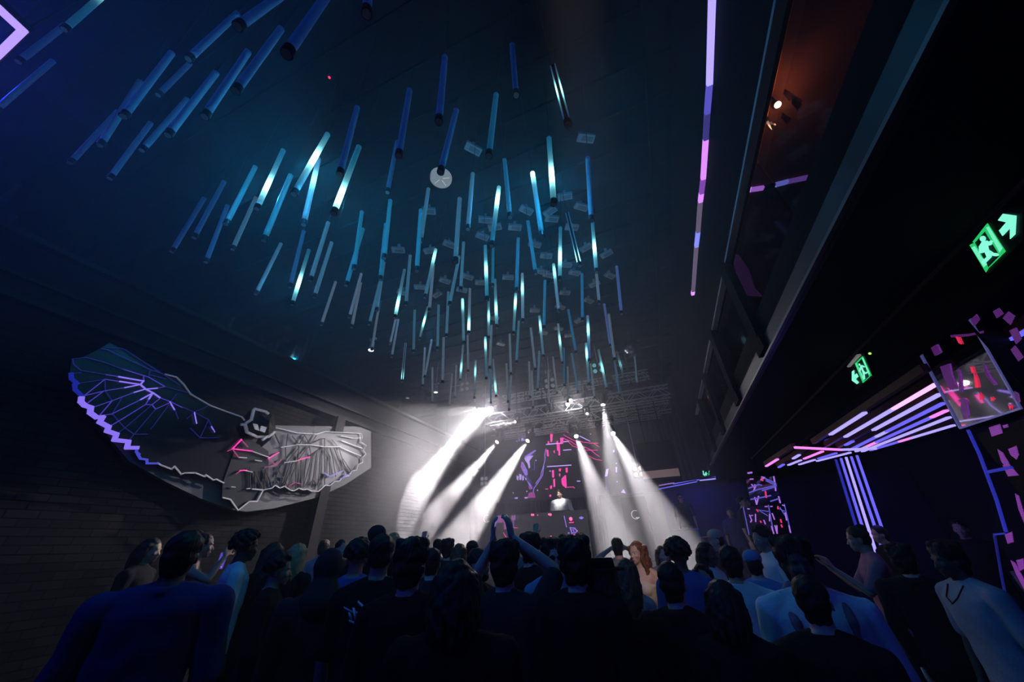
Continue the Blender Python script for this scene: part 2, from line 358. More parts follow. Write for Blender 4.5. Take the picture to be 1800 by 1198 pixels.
for (px, py, cw, lab) in ((579,137,(1,.05,.1),'tiny red pilot light on the dark ceiling, upper left'),(1185,484,(1,.03,.08),'small red pilot light on the ceiling near the balcony strip')):
    p = at_z(px, py, 7.12); t = thing('pilot_light', lab, 'pilot light', p)
    b = bm_new(); box(b, p + [0, 0, .02], (0.05, 0.05, 0.04)); obj('housing', b, black, t)
    b = bm_new(); ball(b, p, 0.016); obj('lens', b, glow('pilot_red', (1, 0.03, 0.08), 2.0), t)

# neon diamond at the top left corner
c0 = at_d(40, 55, 1.0); u = ray(40, 55); Zn = 5.6
cor = [at_z(40, 55, Zn), at_z(-2, 16, Zn), at_z(-2, 96, Zn)]
c0 = cor[0]; e1 = cor[1] - c0; e2 = cor[2] - c0; e1 = e1 / np.linalg.norm(e1) * 1.1; e2 = e2 / np.linalg.norm(e2) * 1.1
t = thing('neon_diamond', 'large lilac-white neon diamond frame hanging at the top left corner', 'neon light', c0)
b = bm_new(); line(b, [c0, c0 + e1, c0 + e1 + e2, c0 + e2, c0], 0.045); obj('neon_tube', b, glow('lilac_neon', (0.45, 0.30, 1.0), 1.3), t)
b = bm_new(); line(b, [c0 + [0, 0, .05], c0 + e1 + [0, 0, .05], c0 + e1 + e2 + [0, 0, .05], c0 + e2 + [0, 0, .05], c0 + [0, 0, .05]], 0.06); cyl(b, c0 + [0, 0, .05], [c0[0], c0[1], CEIL], .008)
obj('frame', b, black, t)

# ------------------------------------------------------------------ winged bird sculpture on the left wall
WX = -6.26
def wz(pts, X=WX): return [at_x(80 + x / 3, 560 + y / 3, X) for x, y in pts]
def wz2(pts, X=WX): return [at_x(100 + x / 5.445, 580 + y / 5.445, X) for x, y in pts]
def wz3(pts, X=WX): return [at_x(400 + x / 5.988, 680 + y / 5.99, X) for x, y in pts]
b = bm_new()
bp = wz([(250,560),(420,760),(620,870),(800,955),(960,1010),(1040,1022),(1180,1005),(1420,945),(1560,880),(1700,790),(1700,600),(1640,575),(1230,570),(1000,560),(700,420),(500,300),(300,330)], -6.46)
prism(b, bp, (1, 0, 0), 0.10); struct('wall_left_backing_board', b, mat('board_grey', (0.12, 0.12, 0.125), 0.6, vary=0.1))
bird = thing('winged_bird_sculpture', 'huge eagle wall sculpture with spread faceted wings outlined in violet neon on the left wall', 'wall sculpture', at_x(455, 800, WX))
bL = wz([(150,345),(165,375),(195,410),(190,440),(240,468),(235,490),(290,520),(285,545),(335,570),(325,598),(375,610),(368,640),(435,650),(432,683),(475,685),(485,715),(500,740),(535,745),(535,765),(590,762),(610,775),(665,795),(680,780),(715,822),(735,815),(790,815),(840,835),(845,825),(885,853),(900,848),(940,868),(1040,860),(1060,560),(1035,520),(950,490),(870,460),(765,400),(730,350),(690,310),(630,295),(345,125),(300,155),(200,205),(145,210),(135,290)])
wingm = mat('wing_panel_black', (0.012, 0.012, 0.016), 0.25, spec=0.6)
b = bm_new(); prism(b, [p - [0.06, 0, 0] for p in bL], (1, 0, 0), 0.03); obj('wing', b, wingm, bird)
tail = wz([(940,868),(935,945),(975,955),(1015,1012),(1075,965),(1115,965),(1148,905),(1180,860),(1180,700),(1060,620),(1000,700)])
b = bm_new(); prism(b, [p - [0.05, 0, 0] for p in tail], (1, 0, 0), 0.03); obj('tail_panel', b, mat('tail_panel_grey', (0.04, 0.04, 0.045), 0.35), bird)
rw = wz([(1130,900),(1195,895),(1210,880),(1235,895),(1260,885),(1290,905),(1310,910),(1335,895),(1360,905),(1380,900),(1400,910),(1440,912),(1475,880),(1500,882),(1525,860),(1550,858),(1570,835),(1600,830),(1615,805),(1640,800),(1650,770),(1672,760),(1670,735),(1690,715),(1675,695),(1692,670),(1660,650),(1670,630),(1665,608),(1520,600),(1475,598),(1430,610),(1330,605),(1250,585),(1215,578),(1190,640),(1130,690)])
b = bm_new(); prism(b, [p - [0.055, 0, 0] for p in rw], (1, 0, 0), 0.03); w2 = obj('wing', b, mat('wing_panel_lit_grey', (0.15, 0.145, 0.155), 0.4), bird); w2['label'] = 'grey panelled wing, lit from the stage'  # stage light on this wing partly put into its lighter grey
def wl(name, polys, wd, m, lab=None):
    b = bm_new()
    for P in polys: line(b, P, wd, up=(1, 0, 0))
    o = obj(name, b, m, bird)
    if lab: o['label'] = lab
    return o
wl('neon_outline', [wz2([(235,650),(230,690),(265,725),(325,745),(318,795),(380,840),(440,835),(410,885),(495,930),(480,970),(570,1000),(550,1055),(685,1070),(670,1130),(770,1130)])], 0.042, glow('violet_neon', (0.24, 0.16, 0.85), 1.05), 'thick bright violet outline')
wl('neon_outline', [wz2([(170,520),(175,575),(240,635)]), wz2([(135,420),(140,470),(200,520)])], 0.032, glow('blue_neon_soft', (0.02, 0.03, 0.55), 0.5), 'dim blue outline at the wing tip')
wl('neon_outline', [wz2([(770,1130),(760,1170),(790,1195)]), wz([(485,715),(500,740),(535,745),(535,765),(590,765)])], 0.022, glow('blue_neon_mid', (0.08, 0.09, 0.85), 0.6), 'thin blue outline')
vio = glow('violet_rib', (0.26, 0.18, 0.9), 1.0); vmid = glow('violet_rib_mid', (0.09, 0.06, 0.6), 0.6); vdim = glow('violet_rib_dim', (0.03, 0.025, 0.4), 0.28)
wl('neon_rib', [wz2([(830,490),(800,525),(850,570),(920,605),(985,650)]), wz2([(850,570),(960,560)]), wz2([(850,568),(740,600)]), wz2([(915,608),(800,670)]), wz2([(830,492),(590,450)]), wz2([(800,525),(600,495)]), wz2([(800,525),(650,555)]), wz2([(915,610),(880,665)])], 0.016, vio, 'bright violet ribs round the wing joint')
wl('neon_rib', [wz2([(985,650),(1090,690),(1198,745)]), wz2([(960,560),(1035,545)]), wz2([(830,440),(830,490)]), wz2([(880,665),(850,715),(910,718),(990,655)]), wz2([(910,718),(945,760),(1090,695)]), wz2([(650,555),(460,585),(270,630)]), wz2([(740,600),(530,680),(355,740)]), wz2([(800,670),(520,810)]), wz2([(590,450),(470,430)]), wz2([(600,495),(460,475),(270,625)]), wz2([(640,380),(880,455),(1035,545)]), wz2([(850,715),(600,870),(505,925)]), wz2([(445,590),(290,705)]), wz2([(525,685),(405,825),(520,808)]), wz2([(1090,695),(1130,770)])], 0.010, vmid, 'thin violet ribs')
wl('neon_rib', [wz2([(150,280),(280,265),(450,310),(640,380)]), wz2([(150,280),(160,330),(230,390),(360,410),(470,430)]), wz2([(135,420),(230,410)]), wz2([(200,515),(460,475),(465,585),(530,685)]), wz2([(620,655),(530,805),(650,940),(740,1000),(870,1000)]), wz2([(910,718),(650,940),(570,1000)]), wz2([(945,760),(740,1000),(685,1065)]), wz2([(1090,695),(900,950)]), wz2([(420,180),(480,190),(900,385),(1035,430)]), wz2([(480,170),(630,180),(1040,440)]), wz2([(880,450),(890,395),(960,390)]), wz2([(880,430),(1040,470)]), wz2([(1040,440),(1180,530)]), wz([(630,360),(780,400)]), wz([(785,495),(745,530)]), wz([(785,495),(860,535),(890,600)]), wz([(860,535),(815,630),(910,630)]), wz([(765,580),(815,630)]), wz([(655,440),(785,495)]), wz([(785,495),(860,460)]), wz2([(1130,770),(1160,850)]), wz([(660,440),(690,400)])], 0.009, vdim, 'faint blue ribs')
wl('neon_rib', [wz([(785,495),(797,555)]), wz([(655,440),(680,482)]), wz([(875,570),(892,600)])], 0.012, vio, 'short violet sparks')
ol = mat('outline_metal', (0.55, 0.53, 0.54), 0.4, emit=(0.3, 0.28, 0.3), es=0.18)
wl('wing_outline', [wz([(590,762),(610,775),(665,795),(680,780),(715,822),(735,815),(790,815),(840,835),(845,825),(885,853),(900,848),(940,868)]), wz([(630,295),(690,310),(730,350),(765,400),(870,460),(950,490),(1035,520),(1060,550)]),
   wz([(935,945),(975,955),(1015,1012),(1075,965),(1115,965),(1148,905),(1090,900)])], 0.017, ol, 'pale grey outline')
wl('wing_outline', [wz([(1148,905),(1195,895),(1210,880),(1235,895),(1260,885),(1290,905),(1310,910),(1335,895),(1360,905),(1380,900),(1400,910),(1440,912),(1475,880),(1500,882),(1525,860),(1550,858),(1570,835),(1600,830),(1615,805),(1640,800),(1650,770),(1672,760),(1670,735),(1690,715),(1675,695),(1692,670),(1660,650),(1670,630),(1665,608),(1520,600)]), wz([(1520,600),(1475,598),(1430,610),(1330,605),(1250,585),(1215,578),(1190,600)]), wz3([(560,640),(740,612),(870,612),(1020,635),(1190,632)]), wz3([(1195,520),(1330,545),(1400,540)]), wz3([(1200,570),(1420,650)]), wz3([(1190,640),(1400,730)]), wz3([(600,800),(740,780)]), wz3([(270,685),(440,745)]), wz3([(120,745),(200,750)]), wz3([(290,775),(360,785)]), wz3([(170,880),(260,900)]), wz3([(40,1055),(80,1058)]), wz3([(200,1075),(240,1072)])], 0.014, ol, 'pale grey outline of the right wing')
ribm = mat('rib_black', (0.01, 0.01, 0.012), 0.5)
wl('feather_rib', [wz3([(1022,545),(1022,1030)]), wz3([(1022,640),(1080,740),(1075,940)]), wz3([(1080,645),(1105,740),(1140,950)]), wz3([(1120,645),(1215,890)]), wz3([(1170,640),(1250,900)]), wz3([(1215,760),(1300,890)]), wz3([(1015,640),(885,735),(860,625)]), wz3([(885,735),(800,1060)]), wz3([(940,700),(885,1060)]), wz3([(980,680),(950,1070)]), wz3([(1022,920),(955,1060)]), wz3([(800,1060),(900,985),(950,1040)]), wz3([(900,985),(885,1060)]), wz3([(775,770),(775,1060)]), wz3([(830,760),(795,1060)]), wz3([(740,780),(630,1060)]), wz3([(690,790),(600,1050)]), wz3([(720,800),(720,1090)]), wz3([(660,800),(580,1060)]), wz3([(600,820),(545,1050)]), wz3([(560,830),(475,1050)]), wz3([(520,840),(600,990),(640,1060)]), wz3([(510,980),(560,1060)]), wz3([(400,880),(470,1050)]), wz3([(400,870),(385,1080)]), wz3([(280,890),(365,1060)]), wz3([(235,850),(240,1070)]), wz3([(290,900),(290,1080)]), wz3([(750,615),(740,775)]), wz3([(860,625),(745,770)]), wz3([(610,640),(615,820)]), wz3([(635,500),(615,635)]), wz3([(500,500),(545,600)]), wz3([(680,520),(755,610),(810,510),(870,610),(935,515)]), wz3([(880,600),(1020,545)]), wz3([(1100,560),(1150,620)]), wz3([(755,640),(620,800)])], 0.012, ribm)
wl('magenta_ray', [wz([(985,688),(1035,640)]), wz([(985,688),(1090,700)]), wz([(1175,740),(1230,708)]), wz3([(740,775),(865,740)]), wz([(1025,803),(1060,801)]), wz3([(55,655),(145,555)])], 0.015, led_mag)
wl('magenta_ray', [wz([(985,688),(1020,735)]), wz([(1175,740),(1210,770)]), wz3([(390,850),(520,820),(570,765)]), wz3([(145,560),(215,635)]), wz3([(55,655),(0,680)]), wz3([(640,1050),(715,1010),(770,1025)]), wz3([(90,920),(145,880)])], 0.012, glow('magenta_dim', (0.45, 0.05, 0.2), 0.7))
wl('neon_outline', [wz3([(1185,970),(1235,950),(1230,925),(1285,930)]), wz3([(1020,910),(1075,945),(1215,885)])], 0.022, glow('violet_soft', (0.28, 0.25, 0.75), 0.6), 'soft violet stretch on the right wing')
b = bm_new(); hp = wz3([(190,395),(265,250),(285,235),(400,265),(470,295),(500,380),(510,460),(430,540),(320,540),(230,510),(175,420)], -6.18)
cen = sum(hp) / len(hp)
vs = [b.verts.new(Vector(p)) for p in hp]; vb = [b.verts.new(Vector(p - [0.12, 0, 0])) for p in hp]; cv = b.verts.new(Vector(cen + [0.22, 0, 0]))
for i in range(len(vs)):
    j = (i + 1) % len(vs); b.faces.new((vs[i], vs[j], cv)); b.faces.new((vs[j], vs[i], vb[i], vb[j]))
b.faces.new(vb); bmesh.ops.recalc_face_normals(b, faces=b.faces); hd = obj('head', b, mat('head_facets', (0.03, 0.03, 0.034), 0.15, 0.4), bird)
b = bm_new()
for P in (wz3([(265,390),(310,400),(325,465),(285,450)], -6.05), wz3([(350,415),(405,430),(385,485),(335,465)], -6.05)): prism(b, P, (1, 0, 0), 0.02)
obj('eye_plate', b, mat('eye_plate', (0.5, 0.48, 0.5), 0.4, emit=(0.3, 0.28, 0.3), es=0.5), hd)
b = bm_new(); prism(b, wz3([(400,315),(430,350),(418,378)], -6.1), (1, 0, 0), 0.02); obj('green_facet', b, glow('teal_facet', (0.05, 0.75, 0.6), 0.8), hd)
b = bm_new()
for P in (wz3([(150,400),(185,400),(205,480),(310,530),(430,530),(490,480)], -6.08), wz3([(200,380),(250,350),(275,245)], -6.1), wz3([(285,235),(400,265),(425,285)], -6.1), wz3([(370,560),(420,525)], -6.06)): line(b, P, 0.035, up=(1, 0, 0))
obj('jaw_outline', b, ol, hd)

# ------------------------------------------------------------------ stage
SY = 13.0
b = bm_new(); box2(b, (-8, 10.6, 0), (1.6, 14, 1.25)); 
stage_m = mat('stage_black', (0.03, 0.03, 0.033), 0.5, vary=0.3); struct('stage_floor', b, stage_m)
b = bm_new()
x = -5.3
while x < -1.85:
    r_ = 0.035; cyl(b, (x, 12.86, 1.25), (x, 12.86, 3.05), 0.055, seg=6); x += 0.085
tag(obj('curtain', b, mat('stage_curtain', (0.045, 0.045, 0.055), 0.9)), 'pleated black curtain hanging behind the disc jockey below the video wall', 'curtain')
b = bm_new(); box2(b, (-8, 13.86, 0), (2.2, 13.95, CEIL)); struct('wall_far_drape', b, mat('back_drape', (0.035, 0.035, 0.045), 0.9, vary=0.4, bscale=3))

vw = thing('video_wall', 'wide video wall behind the stage showing magenta and violet line graphics', 'video wall', (-2.8, SY, 3.0))
b = bm_new(); box2(b, (-5.9, SY, 3.05), (0.0, SY + 0.12, 5.35)); obj('screen_panel', b, mat('screen_black', (0.02, 0.02, 0.026), 0.35, emit=(0.02, 0.02, 0.03), es=0.3), vw)
def vz(pts, Y=SY - 0.012): return [at_y(860 + x / 6.667, 740 + y / 6.667, Y) for x, y in pts]
def vl(name, polys, wd, m, parent=vw, f=vz):
    b = bm_new()
    for P in polys: line(b, f(P), wd, up=(0, 1, 0))
    return obj(name, b, m, parent)
def vp(name, polys, m, parent=vw, f=vz):
    b = bm_new()
    for P in polys: prism(b, f(P), (0, -0.012, 0), 1)
    return obj(name, b, m, parent)
S1 = glow('screen_magenta', (0.95, 0.04, 0.38), 1.5); S2 = glow('screen_violet', (0.30, 0.18, 0.85), 1.2); S3 = glow('screen_lilac', (0.55, 0.38, 1.0), 1.3); S4 = glow('screen_deep', (0.12, 0.08, 0.5), 0.9)
vp('magenta_graphic', [[(715,150),(745,160),(735,250),(720,250)], [(720,120),(735,130),(728,150),(716,145)], [(670,345),(690,340),(698,415),(680,418)], [(790,240),(805,235),(812,350),(795,350)], [(812,275),(826,270),(832,405),(812,405)], [(832,205),(865,200),(868,265),(838,275)], [(735,580),(758,580),(760,665),(740,665)], [(815,565),(840,560),(840,590),(820,595)], [(895,555),(918,550),(918,605),(900,608)], [(750,690),(770,680),(772,775),(755,775)], [(880,645),(900,640),(908,785),(890,785)], [(848,685),(875,650),(888,775),(868,765),(852,740)], [(712,765),(735,760),(735,795),(715,798)], [(680,130),(692,130),(692,150),(680,150)], [(685,245),(700,240),(702,280),(688,280)], [(705,870),(725,865),(725,890),(708,892)], [(755,350),(768,348),(768,378),(758,378)], [(820,620),(832,618),(832,650),(822,652)]], S1)
vl('magenta_line', [[(870,165),(960,215),(1000,235),(1180,262),(1275,262)], [(865,205),(950,240),(1030,290)], [(930,250),(980,300),(1060,315)], [(875,122),(945,142)], [(1100,300),(1180,335),(1240,385),(1290,420)], [(1120,345),(1270,345)], [(1160,410),(1240,450),(1320,465)], [(1220,262),(1285,305)], [(660,800),(690,800)], [(915,780),(985,775),(1000,790)]], 0.016, S1)
vl('lilac_line', [[(668,278),(840,262)], [(875,247),(930,242)], [(868,345),(960,338)], [(680,538),(960,520)], [(1060,180),(1180,240)], [(1030,708),(1065,708)]], 0.026, S3)
vp('lilac_graphic', [[(345,170),(355,170),(357,240),(347,240)], [(374,165),(398,165),(402,235),(378,240)], [(405,215),(415,215),(415,235),(406,238)], [(315,235),(335,235),(335,248),(318,248)], [(410,440),(470,410),(515,412),(470,470),(480,545),(465,560),(450,500),(425,470)], [(380,565),(408,570),(400,600)], [(350,625),(380,630),(375,700),(355,690)], [(390,640),(408,650),(402,700),(385,695)], [(415,660),(440,680),(430,700)], [(300,900),(335,895),(335,915),(300,915)], [(412,895),(450,892),(450,910),(415,910)], [(1370,570),(1400,560),(1385,650),(1355,655)], [(1480,540),(1500,545),(1498,610),(1482,600)], [(320,640),(345,650),(340,700),(322,690)], [(1545,840),(1575,800),(1600,850)], [(1450,340),(1470,345),(1465,370),(1452,370)]], S3)
vp('deep_graphic', [[(375,480),(400,490),(450,590),(450,640),(420,640),(370,540)], [(440,700),(480,740),(510,800),(490,800)], [(410,425),(540,340),(548,352),(450,430)]], S2)
vp('magenta_haze_shape', [[(460,850),(500,835),(530,850),(545,900),(450,905)], [(455,760),(490,770),(500,800),(470,805)], [(375,505),(395,505),(420,560),(385,580)]], glow('screen_pinkviolet', (0.62, 0.08, 0.5), 0.7))
vl('violet_curve', [[(650,400),(655,450),(635,530),(610,610),(605,650),(570,700),(545,735)], [(665,330),(650,400)], [(640,530),(625,640),(570,730),(525,790),(515,830),(540,895)]], 0.02, S2)
vl('violet_line', [[(405,420),(540,345)], [(545,345),(450,440)], [(270,330),(310,420)], [(110,560),(220,530)], [(130,590),(210,560)], [(110,630),(190,640)], [(350,600),(420,640),(500,720)], [(400,560),(445,600)], [(420,640),(520,790)], [(300,905),(260,900)], [(490,575),(530,575),(530,480)], [(1100,620),(1130,720)], [(1365,650),(1370,800)], [(1640,670),(1650,700)]], 0.02, S4)
b = bm_new()
for (px, py) in ((547,466),(565,815),(440,828),(1187,157),(280,845),(20,790),(712,590),(1490,500),(1500,715)): ball(b, at_y(860 + px / 6.667, 740 + py / 6.667, SY - .01), 0.022, 8, 6)
obj('light_dot', b, S3, vw)

# disc jockey booth with a video front
bo = thing('dj_booth', 'long grey disc jockey booth with violet and magenta graphics on its front', 'dj booth', (-3.6, 10.9, 1.25))
BY = 10.9
pL = at_y(872, 907, BY); pR = at_y(1032, 904, BY)
b = bm_new(); box2(b, (pL[0], BY, 1.25), (pR[0], BY + 0.06, pL[2])); obj('front_panel', b, mat('booth_grey', (0.085, 0.08, 0.085), 0.4, emit=(0.05, 0.05, 0.05), es=0.3), bo)
b = bm_new(); box2(b, (pL[0], BY + 0.06, pL[2] - 0.05), (pR[0], BY + 0.6, pL[2] + 0.0)); obj('table_top', b, black, bo)
b = bm_new(); box2(b, (pL[0], BY + 0.06, 1.25), (pL[0] + .05, BY + 0.6, pL[2] - .05)); box2(b, (pR[0] - .05, BY + 0.06, 1.25), (pR[0], BY + 0.6, pL[2] - .05)); obj('side_panel', b, black, bo)
def bz(pts): return [at_y(830 + x / 6.0, 880 + y / 6.0, BY - 0.012) for x, y in pts]
vp('pink_graphic', [[(285,160),(350,155),(345,200),(320,235),(270,235)], [(335,210),(355,215),(358,300),(335,310)], [(415,160),(440,158),(440,210),(415,208)], [(712,390),(724,395),(722,430),(712,425)]], glow('booth_pink', (0.75, 0.18, 0.6), 0.75), bo, bz)
vp('violet_graphic', [[(238,205),(255,190),(255,240),(240,300)], [(262,165),(285,160),(270,235),(258,235)], [(445,155),(455,155),(455,205),(445,210)], [(1125,185),(1150,168),(1180,185),(1150,200)], [(1010,340),(1025,335),(1028,350),(1012,350)]], S2, bo, bz)
vl('violet_line', [[(1030,285),(1080,290),(1105,320),(1085,345),(1050,340),(1030,285)], [(1040,295),(1055,370),(1085,370)], [(970,165),(995,280)], [(435,210),(435,280)], [(1060,300),(1075,335)], [(1070,290),(1090,310)]], 0.018, S2, bo, bz)
vl('pink_line', [[(425,285),(475,290)], [(1025,235),(1070,232)], [(330,340),(365,400)]], 0.02, S1, bo, bz)
b = bm_new()
for px, py, r_ in ((1040,195,.05),(630,152,.03),(645,152,.03),(808,147,.025),(825,150,.035),(832,382,.025),(690,155,.015),(935,367,.015),(1075,368,.022),(1105,322,.02)): ball(b, bz([(px, py)])[0], r_, 10, 6, (1, .4, 1))
obj('pink_lamp', b, glow('booth_lamp', (1.0, 0.12, 0.35), 2.0), bo)
gear = thing('dj_mixer', 'black mixer and decks on top of the disc jockey booth', 'mixer', (-3.05, 11.14, pL[2]))
b = bm_new(); box2(b, (-3.5, 11.0, pL[2]), (-2.6, 11.28, pL[2] + .03)); obj('body', b, black, gear)
b = bm_new()
for k in range(8): cyl(b, (-3.45 + k * .09, 11.1, pL[2] + .03), (-3.45 + k * .09, 11.1, pL[2] + .045), .012, seg=8)
obj('knob_row', b, greym, gear)

# speakers with ring shaped outlines either side of the booth
for (px, py, lab) in ((855, 912, 'glowing white ring on the black speaker left of the booth'), (1117, 905, 'glowing white ring on the black speaker right of the booth')):
    c = at_y(px, py, 11.0); side = 'left' if px < 900 else 'right'
    sp = thing('speaker_stack', 'tall black speaker stack on the %s of the booth with a thin glowing ring emblem' % side, 'speaker', (c[0], 11.4, 1.25))
    b = bm_new(); box2(b, (c[0] - .33, 11.05, 1.25), (c[0] + .33, 11.7, c[2] + .45)); obj('cabinet', b, darker, sp)
    b = bm_new(); n = 26; pts = []
    for k in range(n + 1):
        a = math.radians(60 + 240 * k / n); pts.append(c + [0.105 * math.cos(a), 0.03, 0.105 * math.sin(a)])
    line(b, pts, 0.014, up=(0, 1, 0)); obj('ring_light', b, glow('ring_white', (0.85, 0.83, 0.85), 0.9), sp)
    b = bm_new()
    for k in range(4): box(b, c + [0.0 + k * .025, 0.035, -.075], (0.018, 0.02, 0.022 + .012 * (k % 2)))
    obj('ring_lettering', b, glow('ring_white', (0.85, 0.83, 0.85), 0.9), sp)
    b = bm_new(); cyl(b, c + [0, .05, -.45], c + [0, .03, -.45], .25, seg=24); obj('speaker_cone', b, black, sp)

# ------------------------------------------------------------------ haze filling the room
def haze(name, a, c, dens, aniso=0.35, col=(0.95, 0.96, 1.0)):
    m = bpy.data.materials.new(name); m.use_nodes = True; nt = m.node_tree; nt.nodes.clear()
    out = nt.nodes.new('ShaderNodeOutputMaterial'); v = nt.nodes.new('ShaderNodeVolumeScatter')
    v.inputs['Color'].default_value = (*col, 1); v.inputs['Density'].default_value = dens; v.inputs['Anisotropy'].default_value = aniso
    nt.links.new(v.outputs[0], out.inputs['Volume'])
    b = bm_new(); box2(b, a, c); o = obj(name, b, m)
    tag(o, 'thin smoke haze filling the whole club', 'haze', kind='stuff'); return o
haze('room_haze', (-6.39, 6.0, 0.01), (1.35, 10.59, 7.1), 0.036)
haze('room_haze', (-6.39, 10.6, 1.26), (1.35, 12.7, 7.1), 0.015)
haze('room_haze', (-6.39, -3.9, 3.4), (1.29, 5.99, 7.1), 0.036)
haze('room_haze', (-6.39, -3.9, 0.01), (1.29, 5.99, 3.39), 0.006)
haze('room_haze', (2.4, -3.9, 0.01), (5.5, 13.8, 3.3), 0.006)
def puff(name, a, c, dens, sc, lab, lo=0.46, hi=0.62):
    m = bpy.data.materials.new(name); m.use_nodes = True; nt = m.node_tree; nt.nodes.clear()
    N = nt.nodes.new; out = N('ShaderNodeOutputMaterial'); v = N('ShaderNodeVolumeScatter'); v.inputs['Anisotropy'].default_value = 0.3
    tc = N('ShaderNodeTexCoord'); n = N('ShaderNodeTexNoise'); n.inputs['Scale'].default_value = sc; n.inputs['Detail'].default_value = 3; n.inputs['Distortion'].default_value = 0.6
    nt.links.new(tc.outputs['Object'], n.inputs['Vector'])
    mr = N('ShaderNodeMapRange'); mr.inputs[1].default_value = lo; mr.inputs[2].default_value = hi; mr.inputs[3].default_value = 0.0; mr.inputs[4].default_value = dens
    nt.links.new(n.outputs['Fac'], mr.inputs[0])
    mp = N('ShaderNodeVectorMath'); mp.operation = 'SUBTRACT'; mp.inputs[1].default_value = [(a[i] + c[i]) / 2 for i in range(3)]
    dv = N('ShaderNodeVectorMath'); dv.operation = 'DIVIDE'; dv.inputs[1].default_value = [(c[i] - a[i]) / 2 for i in range(3)]
    ln = N('ShaderNodeVectorMath'); ln.operation = 'LENGTH'
    nt.links.new(tc.outputs['Object'], mp.inputs[0]); nt.links.new(mp.outputs[0], dv.inputs[0]); nt.links.new(dv.outputs[0], ln.inputs[0])
    f = N('ShaderNodeMapRange'); f.inputs[1].default_value = 1.0; f.inputs[2].default_value = 0.55; f.inputs[3].default_value = 0; f.inputs[4].default_value = 1
    nt.links.new(ln.outputs['Value'], f.inputs[0])
    mu = N('ShaderNodeMath'); mu.operation = 'MULTIPLY'; nt.links.new(mr.outputs[0], mu.inputs[0]); nt.links.new(f.outputs[0], mu.inputs[1])
    nt.links.new(mu.outputs[0], v.inputs['Density']); nt.links.new(v.outputs[0], out.inputs['Volume'])
    b = bm_new(); box2(b, a, c); o = obj(name, b, m); tag(o, lab, 'smoke', kind='stuff'); return o
puff('smoke_cloud', (-6.38, 7.4, 0.3), (-3.2, 10.4, 4.6), 0.5, 0.9, 'billowing smoke cloud lit white by the widest left beam')
puff('haze_bank', (-6.38, 5.0, 0.2), (-2.4, 12.0, 7.0), 0.34, 0.45, 'pale haze bank hanging over the left side of the stage', 0.25, 0.75)

# four-cell blinders
def blinder(px, py, Y, m, lab, r=0.045, gap=0.125, tilt=0):
    c = at_y(px, py, Y); t = thing('blinder_light', lab, 'stage light', c, 'four-cell blinder lamps')
    b = bm_new(); box(b, c + [0, .06, 0], (gap * 2.1, .1, gap * 2.1)); obj('housing', b, black, t)
    for i in (-1, 1):
        for j in (-1, 1):
            b = bm_new(); cyl(b, c + [i * gap / 2, 0.012, j * gap / 2], c + [i * gap / 2, -.02, j * gap / 2], r, seg=14); obj('lamp_cell', b, m, t)
    b = bm_new(); cyl(b, c + [0, .06, gap], [c[0], c[1] + .06, CEIL], .015); obj('bracket', b, greym, t)
    return c
blinder(851, 846, 11.3, mat('cell_grey', (0.5, 0.5, 0.5), 0.3, emit=(.5, .48, .5), es=.55), 'four-cell lamp left of the video wall above the ring speaker', 0.055, 0.15)
blinder(1122, 829, 11.0, mat('cell_warm', (0.5, 0.5, 0.5), 0.3, emit=(1, .8, .75), es=.9), 'four-cell lamp glowing pinkish white beside the brown hanging box', 0.06, 0.16)
blinder(1051, 647, 10.0, mat('cell_teal_reflection', (0.3, 0.5, 0.5), 0.3, emit=(.12, .5, .55), es=.6), 'four-cell lamp with painted teal reflection among the lowest tubes on the right', 0.062, 0.2)  # teal reflection put into the cells as emission
blinder(966, 674, 10.0, mat('cell_dull', (0.3, 0.32, 0.33), 0.3, emit=(.2, .22, .24), es=.4), 'dull grey four-cell lamp at the truss centre', 0.062, 0.2)
blinder(817, 680, 10.0, mat('cell_dull', (0.3, 0.32, 0.33), 0.3, emit=(.2, .22, .24), es=.4), 'dull grey four-cell lamp lost in haze at the truss left end', 0.062, 0.2)

# trusses
def truss(name, x0, x1, Y, Z, s, lab, drop=True):
    t = thing(name, lab, 'truss', ((x0 + x1) / 2, Y, Z))
    b = bm_new()
    for dy in (-s, s):
        for dz in (-s, s): cyl(b, (x0, Y + dy, Z + dz), (x1, Y + dy, Z + dz), 0.024, seg=6)
    obj('chord', b, greym, t)
    b = bm_new(); n = max(2, int((x1 - x0) / (s * 2))); st = (x1 - x0) / n
    for k in range(n):
        a = x0 + k * st; c = a + st; fl = 1 if k % 2 else -1
        for dy in (-s, s): cyl(b, (a, Y + dy, Z - s * fl), (c, Y + dy, Z + s * fl), 0.011, seg=5)
        for dz in (-s, s): cyl(b, (a, Y - s * fl, Z + dz), (c, Y + s * fl, Z + dz), 0.011, seg=5)
    obj('lattice', b, greym, t)
    b = bm_new()
    for k in range(4):
        xx = x0 + (k + .5) * (x1 - x0) / 4; cyl(b, (xx, Y, Z + s), (xx, Y, CEIL), 0.012, seg=5)
    obj('hanger', b, black, t)
    return t
truss('lighting_truss', -5.0, 0.9, 10.4, 5.42, 0.15, 'front lattice truss under the lowest tubes carrying the bright spotlights')
truss('lighting_truss', -5.3, 0.9, 11.6, 5.35, 0.15, 'middle lattice truss behind the spotlights')
truss('lighting_truss', -5.3, 0.6, 12.5, 5.45, 0.13, 'rear lattice truss directly above the video wall')
truss('lighting_truss', -4.6, 0.5, 11.0, 6.3, 0.12, 'highest lattice truss near the ceiling ribs')
b = bm_new()
for k in range(9): cyl(b, (-5.4 + k * .1, 10.9 + .25 * k, 6.75), (0.9, 10.9 + .25 * k, 6.75), 0.02, seg=5)
